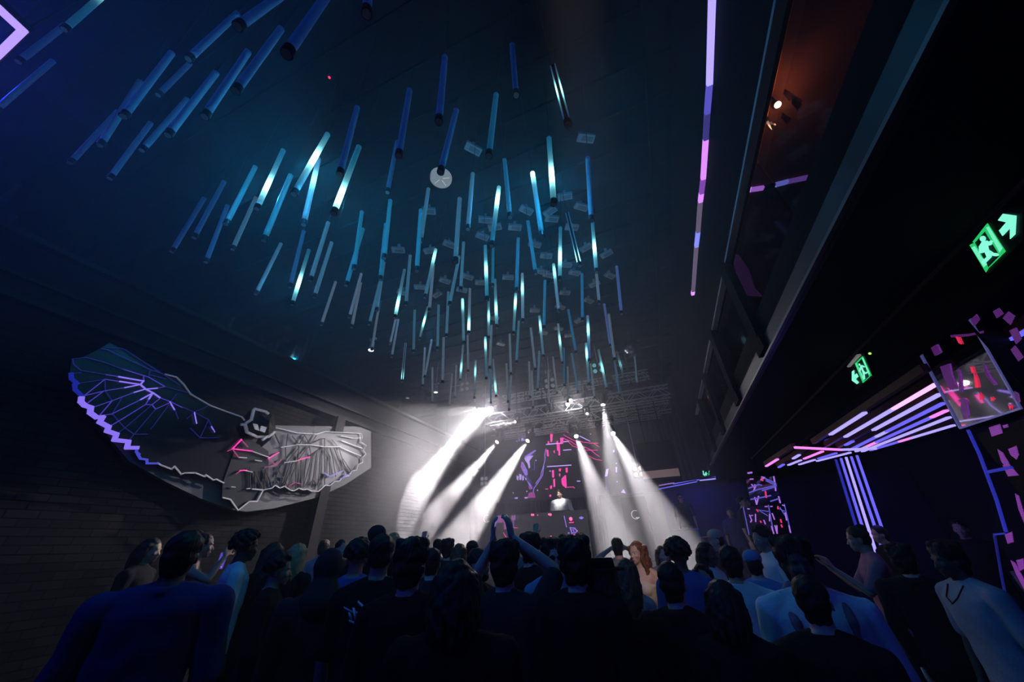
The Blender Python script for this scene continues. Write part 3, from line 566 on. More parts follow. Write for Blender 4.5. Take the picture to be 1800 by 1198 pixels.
for k in range(7):                                 # cables sagging under the trusses
    x0 = -5 + k * .8; pts = [Vector((x0 + .8 * i / 6, 10.9, 5.1 - .12 * math.sin(PI * i / 6))) for i in range(7)]
    for p, q in zip(pts[:-1], pts[1:]): cyl(b, p, q, .01, seg=5)
tag(obj('pipe_and_cable_run', b, black), 'dark parallel pipes and sagging cables above the stage', 'pipes', kind='stuff')

# moving head spotlights with their beams
HEADS = []
def moving_head(px, py, Y, tgt, lab, energy=0, size=9, col=(1.0, .93, .97), lit=True, zt=None, s=1.0):
    c = Vector(at_y(px, py, Y)); T = Vector([float(v) for v in tgt]); d = (T - c).normalized()
    t = thing('moving_head_spotlight', lab, 'stage spotlight', c, 'moving head spotlights on the truss')
    hb = c - d * 0.20 * s
    b = bm_new(); cyl(b, hb - d * .16 * s, hb + d * .18 * s, .11 * s, .085 * s, seg=14); ball(b, hb - d * .14 * s, .11 * s, 12, 8); obj('lamp_head', b, black, t)
    b = bm_new(); sx = Vector((1, 0, 0)) if abs(d.x) < .8 else Vector((0, 1, 0)); sd = d.cross(Vector((0, 0, 1))).normalized()
    for k in (-1, 1): bar(b, hb + sd * .14 * k * s, hb + sd * .14 * k * s + Vector((0, 0, .28 * s)), .03 * s, .08 * s)
    bar(b, hb + sd * .155 * s + Vector((0, 0, .28 * s)), hb - sd * .155 * s + Vector((0, 0, .28 * s)), .08 * s, .03 * s); obj('yoke', b, black, t)
    b = bm_new(); box(b, hb + Vector((0, 0, .36 * s)), (.26 * s, .26 * s, .12 * s)); cyl(b, hb + Vector((0, 0, .42 * s)), hb + Vector((0, 0, max(.5, CEIL - hb.z))), .015); obj('base', b, black, t)
    b = bm_new(); cyl(b, c - d * .02, c - d * .012, .06 * s, seg=16); obj('lens', b, white_lens if lit else mat('dull_lens', (.3, .25, .25), .2), t)
    if energy: lamp('beam', 'SPOT', c, energy, col, T, size, .35, .06, t)
    HEADS.append(t)
    return c
def far(px, py, Y): return at_y(px, py, Y)
K = 4.0
moving_head(826, 741, 9.6, at_y(680, 935, 8.5), 'bright spotlight throwing the widest white beam down to the left', 8000 * K, 20)
moving_head(873, 778, 10.6, at_y(738, 935, 8.6), 'bright spotlight whose narrow beam falls left, next to the widest beam', 4600 * K, 13)
moving_head(927, 776, 10.6, at_y(810, 945, 8.4), 'bright spotlight left of the magenta screen graphics, beam falling left', 4400 * K, 14)
moving_head(1013, 768, 10.6, at_y(1085, 965, 8.4), 'bright spotlight just right of the disc jockey, beam falling right', 3500 * K, 14)
moving_head(1060, 713, 10.2, at_y(1100, 960, 9.6), 'highest bright spotlight of the right side, broad soft beam', 3800 * K, 17)
moving_head(1078, 763, 10.6, at_y(1185, 960, 8.2), 'rightmost bright spotlight, beam falling to the far right', 3500 * K, 15)
moving_head(864, 719, 10.2, at_x(690, 800, -6.3), 'glaring spotlight at the left truss end facing outward into the haze', 5200, 48, zt=5.3)
moving_head(998, 711, 10.2, at_y(1010, 700, 5.0), 'small glaring spotlight at the truss centre facing the room', 120, 70, zt=5.3)
moving_head(1003, 704, 10.3, at_y(1100, 640, 5.0), 'small glaring spotlight tucked behind the central one', 60, 60, zt=5.3, s=.7)
for (px, py, Y, lab) in ((921,735,10.3,'unlit pinkish-lensed moving head left of the truss centre'),(952,731,10.3,'unlit moving head beside the pinkish-lensed one'),(1072,690,10.6,'unlit dark moving head above the highest right spotlight'),(960,655,10.8,'unlit moving head glinting among the lowest tubes'),
                        (1024,706,10.3,'unlit moving head hanging by a pale bracket right of centre'),(889,752,11.6,'unlit moving head on the middle truss at left'),(945,755,11.6,'unlit moving head on the middle truss near centre'),(1000,752,11.6,'unlit moving head on the middle truss above the disc jockey'),(843,790,11.6,'unlit moving head low at the left edge of the video wall'),(1050,748,11.6,'unlit moving head on the middle truss at right')):
    c = at_y(px, py, Y); moving_head(px, py, Y, (c[0] - .3, c[1] - 1.5, c[2] - 1.6), lab, lit=False, zt=5.6)
moving_head(968, 724, 10.0, at_y(984, 885, 11.65), 'added dim spotlight at the truss centre lighting the disc jockey', 1000, 9, (1, .97, .93), zt=5.5, s=.6)  # fixture added to brighten the disc jockey
moving_head(905, 742, 9.9, at_x(520, 818, -6.26), 'added dim spotlight at the truss left lighting the grey wing', 2000, 15, (1, .93, 1.0), zt=5.5, s=.6)  # fixture added to throw light on the right wing
moving_head(1032, 728, 9.9, at_y(1122, 985, 4.9), 'added dim spotlight right of the truss centre lighting the curly-haired woman', 900, 7, (1, .86, .74), zt=5.5, s=.6)  # fixture added to light the curly-haired woman from the stage
lamp('flare_light', 'POINT', at_y(858, 722, 9.9), 80, (1.0, .90, 1.0), radius=.06)  # extra point lamps added by the glaring spotlights to make the haze glow
lamp('flare_light', 'POINT', at_y(1001, 712, 9.9), 25, (1.0, .95, 1.0), radius=.04)
lamp('woman_fill', 'SPOT', (0.4, -1.6, 5.2), 900, (1.0, .74, .55), at_d(1122, 985, 4.05), 7, .5, .05)  # unseen lamp added behind the camera to light the curly-haired woman's face
# small side fixtures at left
for (px, py, Y, lab, e) in ((717,716,8.6,'small pale spotlight hanging near the left bulkhead, lower one',60),(766,690,8.8,'small sparkling scanner light in the haze left of the truss',30),(652,616,5.3,'small dim scanner light under a pale tube at left',0)):
    c = Vector(at_y(px, py, Y)); t = thing('scanner_light', lab, 'stage light', c)
    b = bm_new(); cyl(b, c + Vector((0, 0, .22)), c, .05, .07, seg=12); obj('lamp_body', b, greym, t)
    b = bm_new(); cyl(b, c + Vector((0, 0, .22)), (c.x, c.y, CEIL), .012); box(b, c + Vector((0, 0, .3)), (.18, .05, .05)); obj('bracket', b, greym, t)
    b = bm_new(); cyl(b, c, c - Vector((0, 0, .008)), .06, seg=12); obj('lens', b, glow('scanner_lens', (1, .93, .95), 3.0 if e else .4), t)
    if e: lamp('beam', 'SPOT', c - Vector((0, 0, .02)), e, (1, .95, .97), c - Vector((0.2, 0, 1)), 40, .3, .03, t)

# mirror ball cluster right of the truss
c = at_y(1110, 612, 9.6); t = thing('mirror_ball', 'dark mirror ball hanging right of the tubes near the ceiling ribs', 'mirror ball', c)
b = bm_new(); ball(b, c, .26, 24, 16); o = obj('ball', b, mat('mirror_tiles', (.35, .35, .38), .12, 1.0), t)
b = bm_new(); cyl(b, c + [0, 0, .25], [c[0], c[1], CEIL], .015); box(b, [c[0], c[1], c[2] + .36], (.12, .12, .1)); obj('motor', b, black, t)

# hanging brown-bottomed box beside the stage
p = at_y(1163, 829, 10.5)
t = thing('hanging_speaker_array', 'dark hanging speaker box with a brownish underside painted as lit right of the stage', 'speaker', p)
zb = at_y(1150, 841, 10.5)[2]
b = bm_new(); box2(b, (at_y(1128, 830, 10.5)[0], 10.5, zb), (at_y(1194, 830, 10.5)[0], 11.3, zb + .95)); obj('cabinet', b, darker, t)
b = bm_new(); box2(b, (at_y(1128, 830, 10.5)[0], 10.485, zb), (at_y(1194, 830, 10.5)[0], 10.5, zb + .19)); obj('painted_lit_panel', b, mat('brown_panel_glow', (.35, .25, .22), .5, emit=(.16, .1, .09), es=.6), t)  # light on the brown underside put in as emission
b = bm_new()
for dx in (-.25, .25): cyl(b, (p[0] + dx, 10.9, zb + .95), (p[0] + dx, 10.9, CEIL), .015)
obj('hanger', b, black, t)
b = bm_new()
for k in range(7): box2(b, (0.15 + k * .17, 13.7, 3.4), (0.25 + k * .17, 13.84, 7.0))
struct('wall_far_ribs', b, mat('rib_grey', (.06, .06, .07), .7))

# ------------------------------------------------------------------ balcony details
def seg_x(pxs, X): return [at_x(px, py, X) for px, py in pxs]
st = thing('balcony_light_strip', 'long glowing strip along the balcony bulkhead fading from lilac blue to pink', 'light strip', at_x(1240, 250, 1.36))
for (a, c_, m_, nm) in (((1252.5,-30),(1247,150),glow('strip_lilac',(.33,.27,1.0),1.7),'lilac blue stretch'), ((1247,150),(1243,200),glow('strip_blue',(.13,.11,.7),.8),'dimming blue stretch'), ((1243,200),(1240.5,246),glow('strip_dim',(.06,.05,.3),.7),'dim blue stretch'),
        ((1240.5,246),(1236,315),glow('strip_pink',(.62,.22,1.0),1.4),'pink violet stretch'), ((1236,315),(1233,340),glow('strip_purple',(.28,.08,.55),.8),'purple stretch'), ((1233,340),(1231,355),glow('strip_pink',(.62,.22,1.0),1.4),'short pink spot'), ((1231,355),(1227,408),glow('strip_grey',(.16,.12,.2),.8),'greyish unlit stretch'),
        ((1227,408),(1224,434),glow('strip_blue2',(.25,.28,1.0),1.1),'short blue spot'), ((1224,434),(1218.5,512),glow('strip_grey',(.16,.12,.2),.8),'greyish unlit stretch'), ((1218.5,512),(1217.5,518),glow('strip_end',(.7,.3,1.0),1.4),'pink end')):
    b = bm_new(); bar(b, at_x(*a, 1.365), at_x(*c_, 1.365), .05, .05); o = obj('light_strip', b, m_, st); o['label'] = nm
b = bm_new(); box2(b, (1.34, 1.2, 4.53), (1.41, 10.5, 4.56)); tag(obj('balcony_edge_rail', b, greym), 'thin metal rail under the black balcony bulkhead', 'rail')
for i, (px, py, wd) in enumerate(((1345,622,.26),(1297,702,.3),(1270,753,.3),(1255,783,.3),(1245,800,.3))):
    c = at_x(px, py, 1.36); b = bm_new(); box2(b, (1.33, c[1] - wd / 2, 3.36), (1.40, c[1] + wd / 2, 4.56)); box2(b, (1.31, c[1] - wd / 2 - .02, 3.5), (1.33, c[1] - wd / 2 + .03, 4.5))
    tag(obj('balcony_post', b, darker), 'black upright balcony post, %s' % ['nearest of the cluster by the lit fascia', 'second of the cluster along the fascia', 'third of the cluster along the fascia', 'fourth of the cluster along the fascia', 'farthest one beside the stage'][i], 'post', 'black posts of the balcony')
gl = bpy.data.materials.new('smoked_glass'); gl.use_nodes = True; nt = gl.node_tree; nt.nodes.clear()
o_ = nt.nodes.new('ShaderNodeOutputMaterial'); mx = nt.nodes.new('ShaderNodeMixShader'); t_ = nt.nodes.new('ShaderNodeBsdfTransparent'); g_ = nt.nodes.new('ShaderNodeBsdfGlossy')
t_.inputs[0].default_value = (.6, .6, .65, 1); g_.inputs['Roughness'].default_value = .05; g_.inputs['Color'].default_value = (.5, .5, .55, 1); mx.inputs[0].default_value = .12
nt.links.new(t_.outputs[0], mx.inputs[1]); nt.links.new(g_.outputs[0], mx.inputs[2]); nt.links.new(mx.outputs[0], o_.inputs[0])
for k in range(5):
    y0 = .6 + k * 1.9; b = bm_new(); box2(b, (1.43, y0, 3.5), (1.45, y0 + 1.86, 4.5))
    tag(obj('glass_balustrade_panel', b, gl), 'smoked glass balustrade panel of the balcony, %s from the camera' % ['first', 'second', 'third', 'fourth', 'fifth'][k], 'glass panel', 'balcony glass panels')
lp = at_z(1367, 185, 6.02)
t = thing('upstairs_lamp', 'warm glowing lamp upstairs behind the balcony glass', 'lamp', lp)
b = bm_new(); ball(b, lp, .035, 12, 8); obj('bulb', b, glow('warm_bulb', (1.0, .62, .35), 25), t)
b = bm_new(); cyl(b, lp + [0, 0, .03], [lp[0], lp[1], 6.2], .012); cyl(b, lp + [0, 0, .02], lp + [0, 0, .07], .03, .02); obj('stem', b, black, t)
b = bm_new()
for a in range(7):
    q = lp + [.16 * math.cos(a), .16 * math.sin(a), .02]; prism(b, [q, q + [.05, .03, -.12], q + [.0, .06, -.16], q + [-.03, .02, -.05]], (0, .008, 0), 1)
obj('glass_petal', b, gl, t)
lamp('warm_light', 'POINT', lp - np.array([0, 0, .06]), 9, (1.0, .36, .12), radius=.04, parent=t)
pv = [at_z(1315, 335, 6.18), at_z(1342, 331, 6.18), at_z(1362, 326, 6.18), at_z(1385, 320, 6.18), at_z(1432, 310, 6.18)]
t = thing('upstairs_light_strip', 'short violet and blue light strip on the upstairs ceiling behind the balcony', 'light strip', pv[2])
for i, m_ in enumerate((glow('strip_pink', (.62, .22, 1.0), 1.4), darker, glow('strip_blue2', (.25, .28, 1.0), 1.1), glow('strip_pv', (.3, .12, .6), .8))):
    b = bm_new(); bar(b, pv[i], pv[i + 1], .06, .04); obj('light_strip', b, m_, t)
b = bm_new(); prism(b, [at_z(x_, y_, 6.1) for x_, y_ in ((1288,450),(1300,452),(1318,478),(1328,510),(1340,522),(1308,520),(1296,490))], (0, 0, .05), 1)
tag(obj('violet_glow_panel', b, glow('panel_violet', (.05, .015, .07), .8)), 'faint violet glowing panel under the upstairs ceiling', 'panel')  # unclear violet-lit shape put in as a glowing panel

# ------------------------------------------------------------------ exit signs
mint = glow('exit_mint', (.25, 1.0, .72), 1.0); exg = glow('exit_green', (.02, .62, .16), .9)
def exit_sign(lab, f, nrm, house, bands, greens, head, hr, limbs, arrow, lw):
    base = f([house[0]])[0]; t = thing('exit_sign', lab, 'exit sign', base)
    n = Vector(nrm)
    b = bm_new(); prism(b, f(house), -n * .05, 1); obj('housing', b, black, t)
    off = np.array(nrm) * .004
    def put(nm, polys, m):
        b = bm_new()
        for P in polys: prism(b, [p + off for p in f(P)], n * .004, 1)
        return obj(nm, b, m, t)
    put('frame', greens, exg); put('door_band', bands, mint); put('arrow', [arrow], mint)
    b = bm_new(); hc = f([head])[0] + off * 2; cyl(b, hc, Vector(hc) + n * .003, hr, seg=16)
    for L_ in limbs: line(b, [p + off * 2 for p in f(L_)], lw, up=nrm)
    obj('running_figure', b, mint, t); return t
f1 = lambda P: [at_x(1680 + x / 7.483, 340 + y / 7.487, 2.28) for x, y in P]
exit_sign('large green exit sign with running figure and arrow up right, at the right edge', f1, (-1, 0, 0), [(150,640),(430,330),(640,200),(880,200),(880,620),(690,820),(415,1090)],
  [[(225,715),(275,690),(425,940),(390,975)], [(420,450),(455,430),(640,720),(600,780)]], [[(200,680),(262,650),(445,985),(415,1038)], [(392,480),(435,395),(672,765),(605,828)], [(262,652),(240,640),(425,405),(405,490)], [(440,990),(445,978),(605,815),(610,828)]],
  (382,595), .018, [[(405,640),(430,760)], [(430,755),(500,800),(565,808)], [(430,755),(462,835),(392,905)], [(392,645),(358,700),(362,775)], [(415,640),(465,668),(500,632)]],
  [(575,355),(640,270),(815,295),(800,540),(735,600),(735,455),(635,560),(590,490),(685,380)], .014)
f2 = lambda P: [at_x(1480 + x / 11.985, 600 + y / 11.98, 2.28) for x, y in P]
exit_sign('small green exit sign with running figure and arrow left on the bulkhead', f2, (-1, 0, 0), [(105,545),(450,180),(480,300),(650,740),(300,1030),(200,800)],
  [[(300,480),(330,465),(485,810),(460,830)], [(440,360),(465,345),(610,690),(590,705)]], [[(288,470),(332,448),(492,850),(455,882)], [(425,345),(455,320),(638,725),(590,745)], [(290,470),(440,322),(445,350),(305,492)], [(480,860),(478,845),(600,735),(605,745)]],
  (392,495), .014, [[(432,520),(455,620)], [(455,615),(515,680),(560,650)], [(455,615),(480,700),(492,790)], [(425,525),(405,590),(392,635)], [(435,515),(490,540)]],
  [(225,830),(225,640),(270,610),(275,710),(325,680),(360,745),(305,800),(370,870),(330,905)], .010)
b = bm_new(); prism(b, f2([(170,525),(380,270),(415,295),(185,545)]), (-.03, 0, 0), 1); tag(obj('sign_light_diffuser', b, mat('pale_diffuser', (.5, .45, .45), .4, emit=(.35, .3, .3), es=.35)), 'pale diffuser bar just above the small exit sign', 'light')
b = bm_new(); ball(b, at_x(1529, 622, 2.27), .012, 10, 8); tag(obj('pilot_lamp', b, glow('pilot_green', (.5, .9, .12), 1.1)), 'tiny yellow-green pilot lamp right of the small exit sign', 'pilot light')
f3 = lambda P: [at_y(1235 + x, 828 + y, 10.4) for x, y in P]
ex3 = exit_sign('tiny green exit sign above the far violet light bars', f3, (0, -1, 0), [(-2,-2),(15,-3),(15,9),(-1,10)], [[(0,0),(2,0),(3,8),(1,8)]], [[(10,3),(12,3),(12,8),(10,8)]], (6,3), .014, [[(5,4),(7,8)], [(2,7),(8,5)], [(5,6),(4,9)]], [(11,0),(12,0),(12,2),(11,2)], .02)
q = at_y(1242, 826, 10.45); b = bm_new(); cyl(b, q, [q[0], q[1], 3.36], .012); cyl(b, q + [.14, 0, 0], [q[0] + .14, q[1], 3.36], .012); obj('hanger', b, black, ex3)

# ------------------------------------------------------------------ light bars under the balcony
ZB = 2.86
LB = [((1633,655),(1432,782),[(0,.42,None),(.42,.78,led_white),(.78,1,None)]), ((1647,675),(1454,787),[(0,.28,glow('bar_pink',(.75,.4,1.0),1.6)),(.28,.75,led_white),(.75,1,None)]), ((1653,693),(1475,789),[(0,.55,led_white),(.55,.8,None),(.8,.9,led_violet),(.9,1,None)]),
      ((1659,709),(1493,792),[(0,.5,led_violet),(.5,.62,led_white),(.62,1,led_violet)]), ((1664,722),(1505,794),[(0,.12,led_pink),(.12,.7,led_violet),(.7,.82,led_pink),(.82,1,led_white)]), ((1669,734),(1516,794),[(0,1,led_white)]), ((1677,748),(1530,792),[(0,.45,led_white),(.45,.6,led_pink),(.6,1,led_violet)])]
nmb = ['outermost left', 'second from left', 'third from left', 'fourth from left', 'fifth from left', 'sixth from left', 'innermost right']
def light_bar(p, q, segs, lab, grp, w_=.055, h_=.07, wood=True):
    t = thing('ceiling_light_bar', lab, 'light bar', p, grp)
    b = bm_new(); bar(b, np.array(p) + [0, 0, h_ / 2 + .012], np.array(q) + [0, 0, h_ / 2 + .012], w_, h_); obj('timber_channel', b, timber if wood else black, t)
    for a, c_, m_ in segs:
        if m_ is None: continue
        b = bm_new(); p1 = np.array(p) + (np.array(q) - p) * a; q1 = np.array(p) + (np.array(q) - p) * c_; bar(b, p1, q1, w_ * .8, .022); obj('light_strip', b, m_, t)
for i, (A, B_, sg) in enumerate(LB):
    p = at_z(*A, ZB); q = at_z(*B_, ZB); xm = (p[0] + q[0]) / 2 + (i * .0)
    light_bar(p, q, sg, 'timber light bar under the balcony running to the violet light column, %s' % nmb[i], 'long light bars under the balcony')
    if i > 0:
        q2 = np.array([p[0] + .02, .9, ZB]); light_bar(p + np.array([0.0, -.03, 0]), q2, [(0.02, .98, led_violet if i % 2 else led_blue)], 'violet light bar continuing behind the mirror box to the right edge, %s' % nmb[i], 'light bars behind the mirror box')
FB = [((1397,789),(1347,820),[(.55,1,led_pink)]), ((1420,791),(1369,822),[(.25,.45,led_white),(.8,1,led_violet)]), ((1446,794),(1386,818),[(0,.5,led_pink),(.6,1,led_white)]), ((1470,797),(1405,817),[(0,.45,led_violet),(.55,1,led_white)]), ((1495,796),(1436,811),[(0,1,led_white)])]
for i, (A, B_, sg) in enumerate(FB):
    light_bar(at_z(*A, ZB), at_z(*B_, ZB), sg, 'short slanting timber light bar left of the violet light column, %s' % ['first from the left', 'second from left', 'third from left', 'fourth from left', 'nearest the column'][i], 'short slanting light bars')
t = thing('crossing_light_strip', 'pink to violet strip crossing the slanting light bars above the column', 'light strip', at_z(1440, 788, ZB - .03))
b = bm_new(); bar(b, at_z(1397, 787, ZB - .03), at_z(1478, 791, ZB - .03), .03); o = obj('light_strip', b, led_pink, t); o['label'] = 'pink half'
b = bm_new(); bar(b, at_z(1478, 791, ZB - .03), at_z(1540, 789, ZB - .03), .03); o = obj('light_strip', b, led_white, t); o['label'] = 'violet white half'
b = bm_new()
for a, c_ in (((1450,775),(1500,757)), ((1505,757),(1560,720)), ((1440,795),(1470,770)), ((1480,742),(1520,715))): bar(b, at_z(*a, ZB + .12), at_z(*c_, ZB + .12), .02)
tag(obj('conduit', b, led_blue), 'blue glowing conduits between the light bars and the bulkhead', 'conduit', kind='stuff')  # conduits glow by their own blue emission
# column
t = thing('light_column', 'column of five upright violet-white light strips standing on the floor at right', 'light column', at_y(1500, 900, 8.3) * [1, 1, 0])
ct = [(1469,808),(1478,806),(1487,804),(1496,803),(1506,801)]; cb = [(1503,919),(1513,917),(1522,915),(1533,912),(1542,905)]
for i in range(5):
    p = at_y(*ct[i], 8.3); q = at_y(*cb[i], 8.3); d = (q - p) / (q - p)[2]; q = p + d * (0.02 - p[2])
    b = bm_new(); bar(b, p, q, .036, .03); obj('light_strip', b, [led_blue, led_violet, led_white, led_violet, led_violet][i], t)
    b = bm_new(); bar(b, p + [0, .03, 0], q + [0, .03, 0], .05, .03); obj('channel', b, black, t)
lamp('column_light', 'POINT', (3.1, 7.7, 2.2), 10, (.10, .08, 1.0), radius=.2, parent=t)
# bars far away beside the stage
for i, (A, B_, m_) in enumerate((((1183,851),(1258,839),led_violet), ((1158,860),(1225,847),led_violet), ((1158,854),(1185,849),glow('far_purple', (.4, .2, .6), .9)), ((1230,845),(1258,842),led_white))):
    light_bar(at_y(*A, 11.0 - .05 * i), at_y(*B_, 11.0 - .05 * i), [(0, 1, m_)], 'far violet light bar right of the stage, %s' % ['long upper one', 'long lower one', 'short dull one at the left', 'short bright one under the tiny exit sign'][i], 'far light bars beside the stage', .04, .03, False)
b = bm_new(); box2(b, (0.0, 11.3, 0), (5.5, 11.4, 2.95)); tag(obj('partition', b, mat('partition_blue', (.02, .02, .10), .8, spec=.05)), 'dark blue partition wall behind the far light bars', 'partition')
lamp('blue_far', 'POINT', (.9, 10.6, 2.6), 5, (.03, .05, 1.0), radius=.1)

# ------------------------------------------------------------------ mirror box and pixel totems on the right
MX = 2.5
mc = [at_x(1618, 620, MX), at_x(1705, 558, MX), at_x(1797, 718, MX), at_x(1690, 753, MX)]
t = thing('mirror_box', 'tilted square mirror box reflecting the stage, hung at the right edge', 'mirror', sum(mc) / 4)
b = bm_new(); prism(b, mc, (.22, 0, 0), 1); obj('case', b, black, t)
b = bm_new(); prism(b, [p - np.array([.004, 0, 0]) for p in mc], (.003, 0, 0), 1); obj('mirror_face', b, mirror, t)
b = bm_new(); line(b, [p - np.array([.008, 0, 0]) for p in mc + mc[:1]], .012, up=(1, 0, 0)); obj('rim', b, mat('mirror_rim', (.25, .25, .3), .3, .6, emit=(.10, .10, .35), es=.5), t)
b = bm_new(); cyl(b, (sum(mc) / 4)[0:3] + [.11, 0, 0], ((sum(mc) / 4)[0] + .11, (sum(mc) / 4)[1], 3.36), .02); obj('hanger', b, black, t)
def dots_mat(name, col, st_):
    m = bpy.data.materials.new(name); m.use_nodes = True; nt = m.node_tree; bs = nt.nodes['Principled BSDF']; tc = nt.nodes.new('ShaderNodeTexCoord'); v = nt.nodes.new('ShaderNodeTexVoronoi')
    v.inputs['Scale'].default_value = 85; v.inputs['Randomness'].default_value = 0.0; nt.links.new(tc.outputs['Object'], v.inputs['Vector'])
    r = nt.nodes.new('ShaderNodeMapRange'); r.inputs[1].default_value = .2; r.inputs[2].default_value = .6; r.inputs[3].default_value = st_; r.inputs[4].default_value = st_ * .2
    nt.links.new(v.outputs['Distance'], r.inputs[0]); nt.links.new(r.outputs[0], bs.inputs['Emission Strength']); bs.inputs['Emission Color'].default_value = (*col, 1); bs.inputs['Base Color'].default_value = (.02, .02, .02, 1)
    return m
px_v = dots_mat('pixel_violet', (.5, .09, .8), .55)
def pmp(P, X): return [at_x(x, y, X) for x, y in P]
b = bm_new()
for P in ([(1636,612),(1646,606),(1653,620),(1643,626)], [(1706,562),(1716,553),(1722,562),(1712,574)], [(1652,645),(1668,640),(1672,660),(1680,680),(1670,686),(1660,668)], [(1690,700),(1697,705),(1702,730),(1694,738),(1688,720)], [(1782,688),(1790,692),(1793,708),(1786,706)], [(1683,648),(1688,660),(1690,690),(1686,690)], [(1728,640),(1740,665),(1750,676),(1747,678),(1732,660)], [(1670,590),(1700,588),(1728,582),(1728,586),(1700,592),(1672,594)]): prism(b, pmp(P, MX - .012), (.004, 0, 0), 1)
obj('painted_violet_reflection', b, px_v, t)  # reflected violet pixels painted on the mirror as emissive shapes
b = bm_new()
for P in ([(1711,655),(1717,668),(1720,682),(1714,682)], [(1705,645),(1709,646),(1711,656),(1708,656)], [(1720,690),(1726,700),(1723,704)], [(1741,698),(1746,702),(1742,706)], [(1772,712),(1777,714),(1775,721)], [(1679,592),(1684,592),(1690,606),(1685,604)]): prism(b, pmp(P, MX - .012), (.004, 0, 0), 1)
obj('painted_red_reflection', b, glow('mirror_red_reflection', (.9, .03, .10), .8), t)  # reflected red marks painted on as emission too

TX = 2.56
t = thing('pixel_totem', 'tall black pixel screen totem with violet shapes at the right edge', 'screen totem', (TX, 3.2, 0))
b = bm_new(); box2(b, (TX, 2.3, 0), (TX + .35, 4.12, 2.35)); obj('body', b, mat('totem_black', (.006, .006, .008), .5, spec=.04), t)
b = bm_new()
for P in ([(1738,752),(1757,746),(1762,762),(1743,768)], [(1762,748),(1770,746),(1772,751),(1764,753)], [(1753,790),(1762,796),(1776,820),(1774,830),(1760,812)], [(1772,790),(1786,784),(1790,800),(1786,808),(1776,800)], [(1762,818),(1778,822),(1790,836),(1772,838)], [(1766,940),(1778,935),(1781,953),(1771,956)], [(1784,868),(1790,872),(1800,905),(1800,920),(1790,895)], [(1776,985),(1784,990),(1800,1020),(1800,1036),(1786,1010)], [(1786,985),(1798,982),(1800,1000),(1792,1004)], [(1793,1165),(1800,1168),(1800,1178),(1794,1176)]): prism(b, pmp(P, TX - .006), (.005, 0, 0), 1)
obj('violet_pixel_shape', b, px_v, t)
b = bm_new(); line(b, pmp([(1702,757),(1722,800),(1752,880),(1768,934)], TX - .006), .016, up=(1, 0, 0)); line(b, pmp([(1737,830),(1778,822)], TX - .006), .02, up=(1, 0, 0)); line(b, pmp([(1748,940),(1766,938)], TX - .006), .012, up=(1, 0, 0)); obj('edge_light', b, led_blue, t)
b = bm_new(); line(b, pmp([(1748,940),(1760,1010),(1778,1100),(1795,1195)], TX - .006), .012, up=(1, 0, 0)); obj('edge_light', b, led_dim, t)
# violet shapes glimpsed right of the mirror, on an open frame hung from the bulkhead
t2 = thing('pixel_banner', 'open hanging frame with violet pixel shapes right of the mirror box', 'screen frame', (2.46, 2.9, 2.6))
b = bm_new()
for yy in (2.35, 2.85, 3.32): bar(b, (2.46, yy, 2.4), (2.46, yy, 3.36), .012)
for zz in (2.45, 2.75, 3.05, 3.3): bar(b, (2.46, 2.35, zz), (2.46, 3.32, zz), .012)
obj('wire_frame', b, darker, t2)
b = bm_new()
for P in ([(1745,548),(1756,542),(1764,552),(1752,560)], [(1762,560),(1772,548),(1784,556),(1776,572)], [(1774,582),(1786,576),(1796,596),(1786,606)], [(1776,615),(1784,608),(1799,628),(1790,636)]): prism(b, pmp(P, 2.452), (.003, 0, 0), 1)
obj('violet_pixel_shape', b, px_v, t2)

t = thing('screen_totem', 'stack of glossy screens with violet and red squiggles behind the crowd at right', 'screen totem', (2.0, 9.25, 0))
TY = 9.25
def tz(P, Y=TY): return [at_y(1280 + x / 7.49, 800 + y / 7.49, Y) for x, y in P]
b = bm_new(); prism(b, tz([(235,320),(620,280),(700,640),(300,665)]), (0, .4, 0), 1); obj('upper_screen', b, gloss, t)
b = bm_new(); prism(b, tz([(200,690),(530,660),(600,1040),(275,1050)], TY - .3), (0, .25, 0), 1); o = obj('lower_screen', b, mat('grey_gloss', (.07, .05, .06), .2), t); o['label'] = 'greyish left screen'
b = bm_new(); prism(b, tz([(530,660),(740,650),(825,1025),(600,1040)], TY - .3), (0, .25, 0), 1); obj('lower_screen', b, gloss, t)
q = tz([(200,690)], TY - .3)[0]; q2 = tz([(825,1025)], TY - .3)[0]
b = bm_new(); box2(b, (q[0] + .1, TY - .25, 0), (q2[0] - .05, TY + .1, 1.72)); obj('plinth', b, darker, t)
b = bm_new()
for P in ([(262,240),(310,232)], ): line(b, tz(P, TY - .02), .03, up=(0, 1, 0))
for P in ([(290,320),(328,318)], [(310,390),(350,440),(330,480)], [(345,395),(365,400),(345,450)], [(350,560),(375,650),(400,545)], [(600,285),(620,400),(625,470)], [(665,550),(685,630)], [(440,290),(480,300),(430,330)]): line(b, tz(P, TY - .012), .022, up=(0, 1, 0))
for P in ([(255,710),(280,712)], [(280,790),(310,860),(295,885)], [(300,800),(320,795)], [(485,680),(515,680)], [(545,780),(545,870)], [(470,860),(490,910)], [(570,940),(600,1035)], [(558,678),(580,678)], [(580,770),(610,850)], [(615,930),(645,1035),(640,930)], [(715,660),(740,670)], [(750,760),(770,860)], [(800,930),(820,1020)], [(360,780),(362,880)]): line(b, tz(P, TY - .315), .017, up=(0, 1, 0))
obj('violet_squiggle', b, glow('totem_violet', (.5, .2, .9), .8), t)
b = bm_new()
for P in ([(270,440),(400,390),(440,400)], [(280,495),(380,460),(500,430),(630,400)], [(300,585),(420,565),(560,535)], [(560,610),(670,575)], [(480,310),(620,370)], [(500,340),(630,400)], [(450,470),(620,420)]): line(b, tz(P, TY - .012), .024, up=(0, 1, 0))
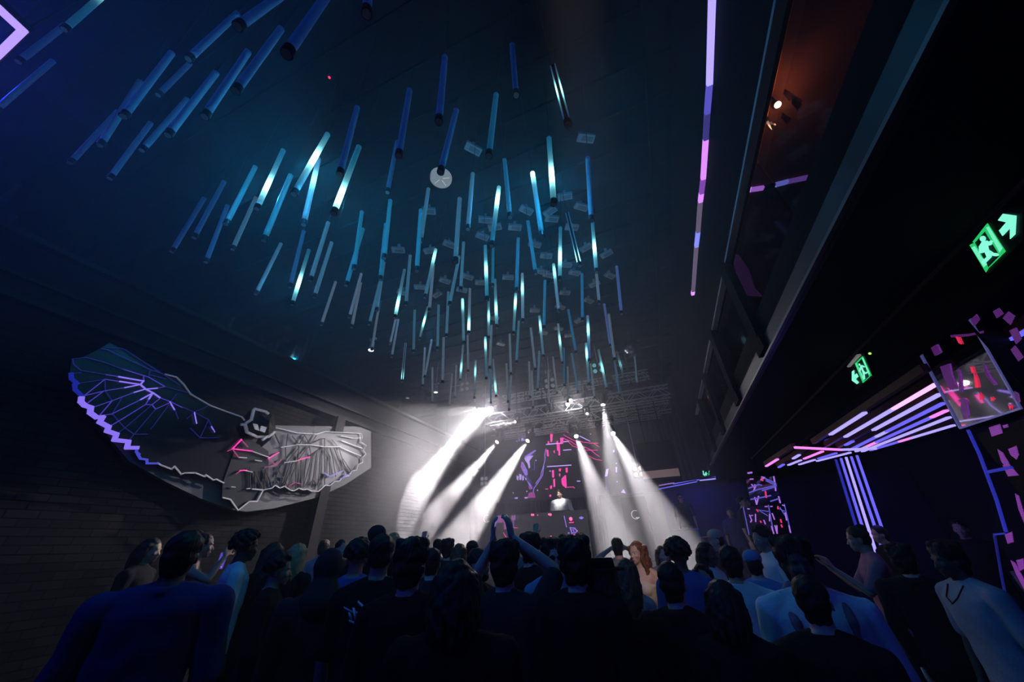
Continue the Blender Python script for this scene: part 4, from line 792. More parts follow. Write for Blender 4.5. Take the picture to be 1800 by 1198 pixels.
for P in ([(400,725),(530,745)], [(420,740),(520,800)], [(650,700),(740,740)], [(680,690),(750,800)], [(200,690),(275,1050)], [(740,650),(825,1025)], [(530,660),(600,1040)]): line(b, tz(P, TY - .315), .014, up=(0, 1, 0))
obj('blue_streak', b, glow('totem_blue', (.14, .13, .75), .7), t)
b = bm_new()
for P in ([(490,480),(500,560)], [(440,310),(455,340)]): line(b, tz(P, TY - .012), .026, up=(0, 1, 0))
for P in ([(375,720),(395,745)], [(425,870),(432,888)], [(690,850),(700,890)], [(655,680),(655,710)], [(700,920),(710,950)], [(600,1100),(640,1105)]): line(b, tz(P, TY - .315), .02, up=(0, 1, 0))
obj('red_streak', b, glow('totem_red', (.9, .04, .15), .9), t)

t = thing('equipment_case', 'pale-edged equipment case standing right of the stage beams', 'case', (.35, 9.8, 0))
a = at_y(1177, 932, 9.8); c_ = at_y(1226, 930, 9.8)
b = bm_new(); box2(b, (a[0], 9.8, 0), (c_[0], 10.4, a[2])); obj('body', b, mat('case_brown', (.16, .14, .135), .6), t)
b = bm_new(); box2(b, (a[0] - .01, 9.78, a[2] - .02), (c_[0] + .01, 10.42, a[2] + .01)); box2(b, (a[0] - .01, 9.785, 0), (a[0] + .015, 9.8, a[2])); box2(b, (c_[0] - .015, 9.785, 0), (c_[0] + .01, 9.8, a[2])); box2(b, (a[0], 9.785, a[2] - .42), (c_[0], 9.8, a[2] - .40)); obj('edge_trim', b, chrome, t)
b = bm_new(); box2(b, (1.1, 9.5, 0), (2.2, 10.3, .75)); struct('riser_floor', b, stage_m)

# ------------------------------------------------------------------ people
def limb(bm, pts, rad, seg=10, flat=None):
    """closed tapering tube through pts with round ends"""
    P = [Vector([float(v) for v in p]) for p in pts]; n = len(P)
    rings = []
    prev = None
    def frame(d):
        s = d.cross(Vector((0.13, 0.37, 0.92)));
        if s.length < 1e-3: s = d.cross(Vector((1, 0, 0)))
        s.normalize(); return s, s.cross(d).normalized()
    dirs = []
    for i in range(n):
        d = (P[min(i + 1, n - 1)] - P[max(i - 1, 0)]); dirs.append(d.normalized() if d.length > 1e-6 else Vector((0, 0, 1)))
    seq = []
    d0 = dirs[0]
    for k, (o, r) in enumerate(((-.95, .25), (-.75, .66), (-.4, .92))): seq.append((P[0] + d0 * rad[0] * o, rad[0] * r, d0))
    for i in range(n): seq.append((P[i], rad[i], dirs[i]))
    d1 = dirs[-1]
    for o, r in ((.4, .92), (.75, .66), (.95, .25)): seq.append((P[-1] + d1 * rad[-1] * o, rad[-1] * r, d1))
    for c, r, d in seq:
        s, u = frame(d); ring = []
        for k in range(seg):
            a = 2 * PI * k / seg; ring.append(bm.verts.new(c + s * (r * math.cos(a)) + u * (r * math.sin(a))))
        rings.append(ring)
    for A, B in zip(rings[:-1], rings[1:]):
        for k in range(seg): bm.faces.new((A[k], A[(k + 1) % seg], B[(k + 1) % seg], B[k]))
    bm.faces.new(rings[0][::-1]); bm.faces.new(rings[-1])
def loft(bm, rows, seg=20):
    """rows of (z, half width, half depth, y shift)"""
    rings = []
    for z, a, d, yo in rows:
        rings.append([bm.verts.new(Vector((a * math.copysign(abs(math.cos(t)) ** .85, math.cos(t)), yo + d * math.copysign(abs(math.sin(t)) ** .85, math.sin(t)), z))) for t in [2 * PI * k / seg for k in range(seg)]])
    for A, B in zip(rings[:-1], rings[1:]):
        for k in range(seg): bm.faces.new((A[k], A[(k + 1) % seg], B[(k + 1) % seg], B[k]))
    bm.faces.new(rings[0][::-1]); bm.faces.new(rings[-1])
def ell(bm, c, r, rot=None, seg=14, rings=10):
    M = Matrix.Translation(Vector(c))
    if rot is not None: M = M @ rot.to_4x4()
    bmesh.ops.create_uvsphere(bm, u_segments=seg, v_segments=rings, radius=1.0, matrix=M @ Matrix.Diagonal((r[0], r[1], r[2], 1)))
def fuse(name, bm, m, parent, voxel, smooth=4, wob=0.0, wsc=6.0, fold=0.0, hairy=0.0):
    bmesh.ops.recalc_face_normals(bm, faces=bm.faces)
    me = bpy.data.meshes.new(name); bm.to_mesh(me); bm.free()
    o = bpy.data.objects.new(name, me); COL.objects.link(o)
    r = o.modifiers.new('r', 'REMESH'); r.mode = 'VOXEL'; r.voxel_size = voxel; r.use_smooth_shade = True
    s = o.modifiers.new('s', 'SMOOTH'); s.factor = .5; s.iterations = smooth
    dg = bpy.context.evaluated_depsgraph_get(); ev = o.evaluated_get(dg)
    me2 = bpy.data.meshes.new_from_object(ev, depsgraph=dg); o.modifiers.clear(); o.data = me2; bpy.data.meshes.remove(me)
    n = len(me2.vertices)
    if wob or fold or hairy:
        co = np.empty(n * 3); me2.vertices.foreach_get('co', co); co = co.reshape(-1, 3)
        no = np.empty(n * 3); me2.vertex_normals.foreach_get('vector', no) if hasattr(me2, 'vertex_normals') else me2.vertices.foreach_get('normal', no); no = no.reshape(-1, 3)
        x, y, z = co.T; ph = random.random() * 9
        d = np.zeros(n)
        if wob: d += wob * (np.sin(x * wsc * 5 + ph + 3 * np.sin(z * wsc)) * np.sin(y * wsc * 4.3 + ph * 2) * np.sin(z * wsc * 3.1 + 2 * np.sin(x * 9 + ph)))
        if fold: d += fold * (np.sin((z + .6 * np.abs(x)) * 38 + 2.5 * np.sin(x * 12 + ph) + 2 * np.sin(y * 15)) * .6 + np.sin(x * 45 + z * 20 + ph) * .4)
        if hairy: d += hairy * (np.abs(np.sin(np.arctan2(y, x) * 17 + 2 * np.sin(z * 22 + ph))) - .4 + .5 * np.sin(z * 60 + 5 * x * 10 + ph))
        co += no * d[:, None]; me2.vertices.foreach_set('co', co.reshape(-1)); me2.update()
    me2.polygons.foreach_set('use_smooth', [True] * len(me2.polygons))
    me2.materials.clear(); me2.materials.append(m); o.parent = parent
    return o
def V(*a): return Vector(a)
def hand(bm, wrist, d, n, side, curl=.35, spread=.18, thumb=1.0):
    """palm and five fingers; d points along the fingers, n out of the back of the hand"""
    d = d.normalized(); n = (n - d * n.dot(d)).normalized(); s = d.cross(n).normalized() * side
    limb(bm, [wrist - d * .02, wrist + d * .02], [.024, .024], 8)
    lens = [.074, .082, .076, .060]; base = [.030, .010, -.011, -.030]
    for i in range(4):
        b0 = wrist + d * .012 + s * base[i] * .7; k = wrist + d * .088 + s * base[i]
        limb(bm, [b0, k], [.016, .0125], 8)
        dd = (d + s * (1.5 - i) * spread * .33).normalized(); p = k; pts = [k]; cu = curl * (1 + .12 * i)
        for j, f in enumerate((.45, .32, .23)):
            ang = cu * (j + .6); q = dd * math.cos(ang) - n * math.sin(ang); p = p + q * lens[i] * f; pts.append(p)
        limb(bm, pts, [.0105, .0095, .0088, .0078], 8)
    t0 = wrist + d * .025 + s * .026; t1 = t0 + (d * .5 + s * .75 * thumb - n * .25).normalized() * .042; t2 = t1 + (d * .85 + s * .35 * thumb - n * .3).normalized() * .030; t3 = t2 + (d * .95 + s * .1 - n * .35).normalized() * .024
    limb(bm, [t0, t1, t2, t3], [.015, .0125, .0105, .009], 8)

SKIN = {'fair': mat('skin_fair', (.52, .33, .26), .5, vary=.06), 'tan': mat('skin_tan', (.36, .21, .15), .5, vary=.06), 'deep': mat('skin_deep', (.10, .055, .038), .5, vary=.08)}
EYEW = mat('eye_white', (.6, .6, .6), .2); EYEB = mat('eye_dark', (.01, .01, .01), .1)
def hairm(c): return {'black': mat('hair_black', (.008, .007, .007), .55, vary=.5, bscale=60), 'brown': mat('hair_brown', (.04, .022, .013), .5, vary=.5, bscale=60), 'blonde': mat('hair_blonde', (.42, .27, .13), .45, vary=.35, bscale=60), 'auburn': mat('hair_auburn', (.13, .05, .025), .45, vary=.4, bscale=60), 'bleach': mat('hair_bleached', (.6, .6, .62), .5, vary=.2, bscale=60)}[c]
def cloth(name, col, fuzz=.9): return mat('cloth_' + name, col, fuzz, vary=.15, bscale=90, bump=.15, spec=.08)
CL = {'black': cloth('black', (.010, .010, .012)), 'char': cloth('charcoal', (.028, .028, .032)), 'navy': cloth('navy', (.028, .04, .15)), 'white': cloth('white', (.62, .62, .64)), 'grey': cloth('grey', (.16, .16, .17)), 'pale': cloth('pale_grey', (.30, .31, .34)), 'pink': cloth('dusty_pink', (.32, .15, .2)),
      'denim': cloth('denim', (.03, .045, .09)), 'red': cloth('red', (.25, .01, .015)), 'cream': cloth('cream', (.5, .42, .34)), 'blue': cloth('blue', (.05, .10, .30)), 'sky': cloth('sky_blue', (.15, .24, .45))}
ARMS = {  # elbow, wrist, finger direction, back of hand; for the left arm (+x); x mirrored for the right arm
 'down': ((.243, .01, 1.13), (.255, -.06, .88), (.05, -.1, -1), (1, 0, 0), .35),
 'front': ((.25, .0, 1.13), (.09, -.22, 1.10), (-.8, -.6, .1), (0, -.3, 1), .5),
 'chest': ((.24, -.02, 1.14), (.10, -.20, 1.26), (-.6, -.3, .7), (.3, -.8, 0), .6),
 'deck': ((.27, .02, 1.14), (.24, -.26, 1.03), (-.2, -1, -.15), (0, 0, 1), .3),
 'up': ((.30, -.10, 1.66), (.17, -.12, 1.90), (-.1, -.1, 1), (0, 1, 0), .35),
 'clap': ((.27, -.16, 1.58), (.10, -.22, 1.80), (-.15, -.1, 1), (.9, .2, 0), .30),
 'wave': ((.30, -.14, 1.55), (.30, -.20, 1.82), (.15, -.15, 1), (0, 1, 0), .25),
 'heart': ((.36, -.20, 1.52), (.10, -.12, 1.66), (-1, -.1, .1), (0, .9, .6), .5),
 'phone': ((.24, -.16, 1.20), (.12, -.36, 1.40), (-.1, -.3, 1), (.4, .8, 0), .6),
 'drink': ((.28, -.18, 1.34), (.10, -.26, 1.56), (-.6, -.1, .6), (.5, -.3, .5), .9),
}
def head_shape(bm, H, turn, female=False):
    """skull, jaw, nose, brows, lips and ears round the head centre H, facing -y turned by turn"""
    R = Matrix.Rotation(turn, 3, 'Z')
    def p(x, y, z): return H + R @ Vector((x, y, z))
    def e(c, r, seg=14): ell(bm, p(*c), r, R, seg, 10)
    e((0, .012, .035), (.074, .094, .088)); e((0, -.018, -.02), (.062, .070, .075)); e((0, -.030, -.062), (.046, .052, .046)); e((0, -.062, -.092), (.021, .017, .017), 10)
    e((0, -.090, -.020), (.011, .012, .024), 8); e((0, -.099, -.034), (.014, .013, .010), 8)
    for k in (-1, 1):
        e((k * .026, -.077, .024), (.022, .012, .007), 8); e((k * .038, -.062, -.025), (.02, .02, .02), 8); e((k * .0765, .008, -.01), (.008, .018, .031), 8)
    e((0, -.085, -.060), (.022, .009, .006), 8); e((0, -.083, -.069), (.018, .009, .006), 8)
    limb(bm, [H + V(0, .022, -.055), V(H.x * .3, .028 + H.y * .3, H.z - .22)], [.056, .066], 12)
PEOPLE = {}
def person(label, x, y, rz, h=1.76, z0=0.0, hair='short', hc='black', skin='fair', top='black', pants='black', sleeve='short', la='down', ra='down', turn=0.0, lean=0.0, fem=False, vox=.011, extra=None, bulk=1.0, eyes=False, handvox=False):
    s = h / 1.78
    root = thing('person', label, 'person', (x, y, z0)); root.rotation_euler = (0, 0, rz); root.scale = (s, s, s)
    H = V(0, -.02 - lean, 1.655); sw = (.172 if fem else .195) * bulk
    bm = bm_new(); head_shape(bm, H, turn, fem)
    wa = (.115 if fem else .14) * bulk; hp_ = (.165 if fem else .155) * bulk
    loft(bm, [(.86, hp_ * .85, .09, .0), (.94, hp_, .10, .01), (1.03, wa * 1.04, .09, .0), (1.12, wa, .088, -.005), (1.22, wa * 1.1, .10, -.005), (1.32, sw * .82, .108, -.005), (1.40, sw * .93, .10, .005), (1.455, sw * .80, .080, .015), (1.495, sw * .50, .064, .02), (1.535, .066, .06, .022)])
    for k in (-1, 1): limb(bm, [V(k * .045, .02, 1.50), V(k * sw * .9, .01, 1.435)], [.050, .054], 10)
    if fem:
        for k in (-1, 1): ell(bm, (k * .07, -.085, 1.29), (.055, .05, .055))
    arms = {}
    for k, nm in ((1, la), (-1, ra)):
        E_, W_, D_, N_, cu = ARMS[nm] if isinstance(nm, str) else nm
        sh = V(k * sw, .01, 1.43); E = V(k * E_[0] * (sw / .195 if abs(E_[0]) > .2 else 1), E_[1], E_[2]); Wr = V(k * W_[0], W_[1], W_[2])
        r = .88 if fem else 1.0
        limb(bm, [sh, sh.lerp(E, .35), E], [.052 * r * bulk, .046 * r * bulk, .037 * r], 10); limb(bm, [E, E.lerp(Wr, .3), Wr], [.038 * r, .040 * r, .025 * r], 10)
        hand(bm, Wr, V(k * D_[0], D_[1], D_[2]), V(k * N_[0], N_[1], N_[2]), -k, cu)
        arms[k] = (sh, E, Wr)
    for k in (-1, 1):
        limb(bm, [V(k * .085, .0, .90), V(k * .095, -.01, .70), V(k * .10, -.005, .50), V(k * .105, .015, .36), V(k * .11, .03, .09)], [.083, .072, .052, .050, .036], 10)
        limb(bm, [V(k * .11, .04, .045), V(k * .115, -.06, .035), V(k * .12, -.13, .028)], [.036, .036, .028], 8)
    fuse('body', bm, SKIN[skin], root, vox if not handvox else .0075, 3)
    # top
    m = CL[top]; ln = 1.0
    bm = bm_new(); g = .018
    hem = .86 if sleeve != 'crop' else 1.08
    rows = [(hem, hp_ + g + .012, .118, .0), (.95, hp_ + g + .006, .122, .005), (1.05, wa + g + .02, .115, 0), (1.14, wa + g + .018, .113, -.003), (1.23, wa * 1.1 + g + .01, .122, -.006), (1.33, sw * .86 + g, .128, -.006), (1.41, sw * .97 + g, .118, .004), (1.465, sw * .84 + g, .096, .014), (1.505, sw * .52 + g, .078, .02), (1.53, .080, .072, .022)]
    if sleeve == 'strap': rows = [r_ for r_ in rows if r_[0] < 1.38] + [(1.385, sw * .6, .105, 0)]
    loft(bm, rows)
    if sleeve in ('short', 'long', 'crop', 'jacket', 'hood'):
        for k in (-1, 1): limb(bm, [V(k * .055, .02, 1.495), V(k * sw * .9, .01, 1.435)], [.058, .068 * bulk], 12)
        for k in (-1, 1):
            sh, E, Wr = arms[k]
            if sleeve in ('short', 'crop'): limb(bm, [sh, sh.lerp(E, .45), sh.lerp(E, .82)], [.068 * bulk, .066, .064], 12)
            else:
                q = .014 if sleeve != 'long' else .006
                limb(bm, [sh, sh.lerp(E, .5), E], [.066 * bulk + q, .058 + q, .050 + q], 12); limb(bm, [E, E.lerp(Wr, .93)], [.050 + q, .036 + q], 12)
    if fem:
        for k in (-1, 1): ell(bm, (k * .07, -.095, 1.29), (.062, .055, .06))
    if sleeve in ('hood', 'jacket'): limb(bm, [V(-.07, .06, 1.51), V(0, .095, 1.50), V(.07, .06, 1.51)], [.03, .04, .03] if sleeve == 'hood' else [.018, .02, .018], 10)
    fuse({'short': 'tshirt', 'long': 'long_sleeve_top', 'crop': 'crop_top', 'strap': 'strap_top', 'jacket': 'jacket', 'hood': 'hooded_jacket'}[sleeve], bm, m, root, vox * 1.05, 3, fold=.0035)
    bm = bm_new()
    loft(bm, [(.84, hp_ + .01, .105, .0), (.93, hp_ + .018, .115, .005), (1.0, wa + .03, .105, 0)])
    for k in (-1, 1): limb(bm, [V(k * .085, .0, .88), V(k * .098, -.01, .68), V(k * .104, -.002, .48), V(k * .11, .025, .11)], [.096, .085, .072, .062], 12)
    fuse('trousers', bm, CL[pants], root, vox * 1.2, 3, fold=.003)
    bm = bm_new()
    for k in (-1, 1): limb(bm, [V(k * .112, .045, .052), V(k * .117, -.06, .045), V(k * .122, -.14, .038)], [.048, .047, .038], 10)
    fuse('shoe_pair', bm, CL['black'], root, .014, 2)
    # hair
    if hair != 'bald':
        R = Matrix.Rotation(turn, 3, 'Z'); P_ = lambda a, b_, c: H + R @ Vector((a, b_, c))
        bm = bm_new(); hairy = .004; wob = 0; wsc = 6
        ell(bm, P_(0, .026, .054), (.084, .096, .086), R)
        if hair == 'short': ell(bm, P_(0, .045, .005), (.080, .077, .07), R); ell(bm, P_(0, .05, -.05), (.062, .048, .055), R)
        elif hair == 'fade': hairy = .002; ell(bm, P_(0, .045, .0), (.077, .070, .075), R)
        elif hair == 'messy':
            ell(bm, P_(0, .03, .065), (.098, .105, .092), R); ell(bm, P_(0, .05, .0), (.088, .078, .07), R); ell(bm, P_(0, .055, -.05), (.068, .052, .06), R)
            for q in range(16):
                a = q * .77; ell(bm, P_(.07 * math.cos(a), .03 + .07 * math.sin(a), .09 + .03 * math.sin(q * 1.9)), (.032, .032, .03), R, 8)
            hairy = .007
        elif hair in ('afro', 'curly'):
            big = 1.22 if hair == 'afro' else 1.05
            for q in range(46):
                a = q * 2.399; t_ = q / 46; zz = 1 - 1.35 * t_; rr = math.sqrt(max(0, 1 - zz * zz))
                if rr * math.sin(a) < -.55 and zz < .45: continue
                ell(bm, P_(.085 * big * rr * math.cos(a), .028 + .092 * big * rr * math.sin(a), .05 + .085 * big * zz), (.027, .027, .025), R, 8)
            hairy = .004
        elif hair in ('long', 'curlylong', 'bob', 'verylong'):
            dn = {'long': .30, 'curlylong': .36, 'bob': .13, 'verylong': .52}[hair]; nn = 19
            for q in range(nn):
                a = math.radians(-25 + 230 * q / (nn - 1)); px_ = .078 * math.cos(a); py_ = .028 + .078 * math.sin(a)
                pts = []; rd = []
                for j in range(8):
                    f = j / 7; o_ = 1 + (.30 * math.sin(f * 2.2)); wv = (.016 if hair == 'curlylong' else .005) * math.sin(j * 2.1 + q * 1.7)
                    pts.append(P_(px_ * o_ + wv, py_ * o_ + (.02 * f) + wv, .06 - f * (dn + .06 + .03 * math.sin(q * 3.3)))); rd.append((.026 if hair != 'curlylong' else .032) * (1 - .45 * f))
                limb(bm, pts, rd, 7)
            hairy = .0035
        elif hair == 'bun': ell(bm, P_(0, .075, .115), (.045, .045, .04), R); ell(bm, P_(0, .045, .005), (.076, .072, .066), R)
        elif hair == 'ponytail': limb(bm, [P_(0, .105, .06), P_(0, .15, .03), P_(0, .155, -.10), P_(0, .13, -.22)], [.03, .038, .032, .014], 9)
        fuse('hair', bm, hairm(hc), root, .0065 if vox < .0105 else .0095, 2, hairy=hairy, wob=.004, wsc=22)
    if eyes:
        R = Matrix.Rotation(turn, 3, 'Z')
        for k in (-1, 1):
            b = bm_new(); ell(b, H + R @ Vector((k * .029, -.0745, .004)), (.013, .009, .009), R, 10); e_ = obj('eye', b, EYEW, smooth=True); e_.parent = root
            b = bm_new(); ell(b, H + R @ Vector((k * .029, -.082, .004)), (.006, .003, .006), R, 8); q = obj('iris', b, EYEB, smooth=True); q.parent = e_
        b = bm_new(); ell(b, H + R @ Vector((0, -.0935, -.0645)), (.019, .003, .004), R, 10); q = obj('lips', b, mat('lips', (.35, .08, .08), .4), smooth=True); q.parent = root
    if extra: extra(root, H, turn)
    PEOPLE[label] = root
    return root
def part(root, name, bm, m, lab=None):
    o = obj(name, bm, m, smooth=True); o.parent = root; o.matrix_parent_inverse = Matrix()
    if lab: o['label'] = lab
    return o
def RZ(turn, v): return Matrix.Rotation(turn, 3, 'Z') @ Vector(v)
def ex_cap(col, peak=True, band=False):
    def f(root, H, turn):
        R = Matrix.Rotation(turn, 3, 'Z'); b = bm_new()
        ell(b, H + R @ Vector((0, .02, .075)), (.093, .107, .078), R, 20)
        if peak: ell(b, H + R @ Vector((0, -.115, .055)), (.075, .075, .008), R, 16)
        part(root, 'cap', b, CL[col])
    return f
def ex_visor(root, H, turn):
    b = bm_new(); R = Matrix.Rotation(turn, 3, 'Z'); cyl(b, H + V(0, .02, .085), H + V(0, .02, .097), .155, .15, seg=28); cyl(b, H + V(0, .02, .09), H + V(0, .02, .15), .098, .088, seg=22); part(root, 'brimmed_hat', b, CL['black'])
def ex_hijab(root, H, turn):
    b = bm_new(); ell(b, H + V(0, .02, .03), (.102, .115, .13)); limb(b, [H + V(0, .04, -.05), H + V(0, .05, -.17)], [.09, .15], 14); fuse('headscarf', b, CL['char'], root, .012, 5, fold=.004)
def ex_glasses(root, H, turn):
    b = bm_new()
    for k in (-1, 1):
        c = H + RZ(turn, (k * .031, -.092, .005)); ell(b, c, (.024, .006, .018), Matrix.Rotation(turn, 3, 'Z'), 12)
        bar(b, H + RZ(turn, (k * .055, -.085, .008)), H + RZ(turn, (k * .08, .0, .008)), .004)
    bar(b, H + RZ(turn, (-.01, -.097, .008)), H + RZ(turn, (.01, -.097, .008)), .004); part(root, 'glasses', b, mat('glasses_black', (.01, .01, .01), .1))
def ex_beard(root, H, turn):
    b = bm_new(); R = Matrix.Rotation(turn, 3, 'Z'); ell(b, H + R @ Vector((0, -.042, -.078)), (.05, .048, .036), R); fuse('beard', b, hairm('black'), root, .009, 2, hairy=.003)
def ex_necklace(root, H, turn):
    b = bm_new(); pts = [V(.10 * math.sin(a), -.075 - .055 * math.cos(a) * .6, 1.47 - .11 * (1 + math.cos(a)) * .5) for a in np.linspace(-2.2, 2.2, 18)]; line(b, pts, .006); part(root, 'necklace', b, chrome)
def ex_print(root, H, turn):
    b = bm_new(); random.seed(3)
    for P in ([(-.13, 1.34), (-.03, 1.40), (-.02, 1.385), (-.12, 1.30)], [(-.11, 1.32), (-.10, 1.26), (-.08, 1.26), (-.09, 1.33)], [(-.13, 1.29), (.02, 1.31), (.02, 1.295), (-.12, 1.27)], [(-.14, 1.25), (.0, 1.26), (.0, 1.245), (-.13, 1.235)], [(.02, 1.33), (.04, 1.33), (.05, 1.22), (.03, 1.22)], [(.05, 1.30), (.12, 1.31), (.12, 1.295), (.05, 1.285)], [(.07, 1.28), (.09, 1.28), (.09, 1.23), (.07, 1.23)], [(-.10, 1.22), (.10, 1.225), (.10, 1.21), (-.08, 1.205)]):
        prism(b, [V(px_, .135, z_) for px_, z_ in [(p_[0] * .75 + .05 + (p_[1] - 1.3) * .35, 1.37 + (p_[1] - 1.3) * .7 + p_[0] * .25) for p_ in P]], (0, .006, 0), 1)
    part(root, 'back_print', b, mat('print_white', (.75, .75, .78), .6), 'white brushed print across the back')
def ex_towel(root, H, turn):
    b = bm_new()
    for k in (-1, 1): limb(b, [V(k * .07, .08, 1.54), V(k * .14, .0, 1.50), V(k * .125, -.105, 1.40), V(k * .11, -.122, 1.22), V(k * .11, -.118, 1.02)], [.026, .03, .026, .024, .02], 10)
    limb(b, [V(-.07, .08, 1.54), V(0, .10, 1.55), V(.07, .08, 1.54)], [.035] * 3, 10)
    fuse('open_vest', b, CL['pink'], root, .012, 3, fold=.004)
def ex_chain(root, H, turn):
    b = bm_new(); line(b, [V(.07, -.06, 1.50), V(.05, -.13, 1.42), V(0, -.15, 1.38), V(-.05, -.13, 1.42), V(-.07, -.06, 1.50)], .007); part(root, 'cord_necklace', b, CL['black'])

# placed from head centre in the photograph and the apparent head width; (x px, y px, depth) gives the real spot
def place(px, py, d, label, face=0.0, z0=0.0, **kw):
    d *= math.sqrt(1 + ((px - 900) / 601) ** 2); P = at_d(px, py, d); h = (P[2] - z0) / 1.665 * 1.78
    if kw.get('hh'): h = kw.pop('hh')
    else: kw.pop('hh', None)
    h = min(1.95, max(1.48, h)); a = math.radians(face) - math.atan2(P[0], P[1])
    off = kw.get('lean', 0) + .02; ox = -math.sin(a) * 0 + math.sin(-a) * 0
    # local -y is the facing direction; undo the small forward offset of the head
    fx, fy = math.sin(a), -math.cos(a)
    return person(label, P[0] - fx * off, P[1] - fy * off, a, h, z0, **kw)
AWAY = 160.0      # facing the stage seen from here
# face: 0 looks back to the camera side, 180 the stage, 90 to the right, -90 to the left
C_ = place
C_(320, 978, 1.45, 'big broad man in a navy shirt seen from behind, largest figure at left', 165, hair='short', hc='black', skin='deep', top='navy', sleeve='jacket', bulk=1.22, vox=.009)
C_(265, 968, 2.9, 'dark figure in profile left of the big navy-shirted man', 60, hair='bob', hc='black', skin='tan', top='black', sleeve='long', fem=True)
C_(358, 957, 3.15, 'woman in dark sequinned top raising a drink behind the big man', 85, hair='bun', hc='brown', skin='tan', top='char', sleeve='strap', fem=True, la=((.22, -.10, 1.24), (.05, -.18, 1.40), (0, -.15, 1), (.2, .9, 0), 1.0), ra='drink', handvox=True)
C_(434, 962, 2.85, 'man with short afro and white T-shirt in profile, left side', 95, hair='afro', hc='black', skin='deep', top='white', turn=.2, vox=.009)
C_(479, 978, 3.0, 'dark-haired woman in black seen from behind, right of the white T-shirt man', 165, hair='long', hc='brown', top='black', sleeve='long', fem=True)
C_(492, 1003, 2.45, 'short curly-haired man in black in profile with hands at his chest', 80, hair='curly', hc='black', skin='tan', top='black', sleeve='long', la='chest', ra='front', handvox=True)
C_(524, 978, 3.3, 'blonde woman in black jacket, hair lit from the stage, left side', 140, hair='long', hc='blonde', top='black', sleeve='jacket', fem=True, la='front')
C_(570, 964, 5.2, 'man in a light T-shirt far back left of the headscarf figure', 150, hair='short', hc='brown', top='pale')
C_(600, 965, 5.0, 'pale-faced person in black far back right of the headscarf figure', 30, hair='short', hc='black', top='black', eyes=True)
C_(577, 1003, 2.2, 'figure in dark headscarf and bulky dark jacket seen from behind', 170, hair='bald', top='char', sleeve='hood', bulk=1.1, fem=False, extra=ex_hijab, vox=.009)
C_(629, 980, 2.6, 'dark curly head behind the man with the printed shirt, at left', 170, hair='curly', hc='black', skin='tan', top='blue')
C_(661, 950, 3.6, 'tall person in a round dark cap behind the printed shirt man', 175, hair='short', hc='black', top='black', extra=ex_cap('char', False))
C_(671, 976, 2.2, 'man in black shirt with white brush print across the back', 165, hair='fade', hc='black', skin='tan', top='black', extra=ex_print, bulk=1.05, vox=.009)
C_(694, 952, 5.6, 'blonde person far back beside the raised bright hand', 100, hair='bob', hc='blonde', fem=True, top='cream')
C_(709, 972, 5.2, 'person far back waving one brightly lit hand', 180, hair='short', hc='brown', top='pale', ra='wave', handvox=True)
C_(724, 994, 1.85, 'man with messy dark hair in a black T-shirt, left of centre', 160, hair='messy', hc='brown', top='black', bulk=1.05, vox=.009)
C_(745, 962, 5.0, 'small dark head far back, first right of the messy-haired man', 175, hair='short', hc='black', top='grey')
C_(770, 964, 5.4, 'small dark head far back, second right of the messy-haired man', 175, hair='short', hc='black', top='pale')
C_(787, 966, 5.0, 'small brown-haired head far back, third right of the messy-haired man', 170, hair='messy', hc='brown', top='char')
C_(760, 990, 3.1, 'dark-haired man half hidden between messy-haired and foreground heads', 170, hair='short', hc='black', top='char')
C_(808, 974, 4.6, 'light brown bobbed head far back left of the clapping man', 165, hair='bob', hc='auburn', top='char', fem=True)
C_(833, 968, 5.0, 'far back man with side-lit face left of the clapping man', 100, hair='short', hc='black', top='black')
C_(804, 1040, 1.45, 'broad black silhouette in the centre foreground with rounded hair', 165, hair='bob', hc='black', top='black', sleeve='hood', bulk=1.1, vox=.009)
C_(843, 993, 2.8, 'bearded man looking right between the foreground silhouette and clapping man', 50, hair='short', hc='black', skin='tan', top='black', extra=ex_beard, eyes=True)
C_(889, 993, 2.1, 'man clapping with both arms raised above his dark wavy hair', 165, hair='messy', hc='black', skin='fair', top='char', la=((.25, -.13, 1.58), (.12, -.15, 1.80), (.1, -.05, 1), (.8, .3, 0), .4), ra=((.31, -.12, 1.62), (.02, -.13, 1.82), (-.25, -.05, 1), (.9, .2, 0), .3), vox=.009, handvox=True)
C_(905, 962, 5.0, 'far back person raising one warm-lit arm behind the clapping man', 175, hair='short', hc='brown', top='grey', ra='wave', handvox=True)
C_(937, 966, 3.2, 'dark-haired person right of the clapping hands, face turned right', 130, hair='messy', hc='black', top='black')
C_(974, 979, 2.7, 'person facing the camera in glasses and pale shirt, blue lit, centre', 10, hair='messy', hc='black', skin='fair', top='sky', extra=ex_glasses, eyes=True, vox=.010)
C_(1013, 990, 1.95, 'person with big wavy dark hair and black top, right of centre', 170, hair='messy', hc='black', top='black', sleeve='jacket', vox=.009)
C_(990, 958, 4.6, 'small dark head far back between glasses person and wavy-haired person', 175, hair='short', hc='black', top='black')
C_(1025, 957, 4.3, 'tall man far back behind the wavy-haired person, half profile', 130, hair='short', hc='brown', skin='tan', top='black')
C_(1060, 1026, 1.9, 'woman in flat black brimmed hat with very long hair down her back', 165, hair='verylong', hc='brown', top='black', sleeve='long', fem=True, extra=ex_visor, vox=.009)
C_(1060, 1001, 3.5, 'small blonde head peeking above the brimmed hat', 175, hair='bob', hc='blonde', fem=True, top='char')
C_(1086, 963, 4.6, 'man in grey T-shirt holding both hands over his head like a heart', 175, hair='short', hc='black', skin='fair', top='grey', la='heart', ra='heart', handvox=True)
C_(1119, 972, 3.8, 'brightly lit woman with long curly hair and bare shoulders facing the camera', -20, hair='curlylong', hc='auburn', skin='fair', top='cream', sleeve='strap', fem=True, la='front', ra='down', turn=-.3, eyes=True, vox=.009)
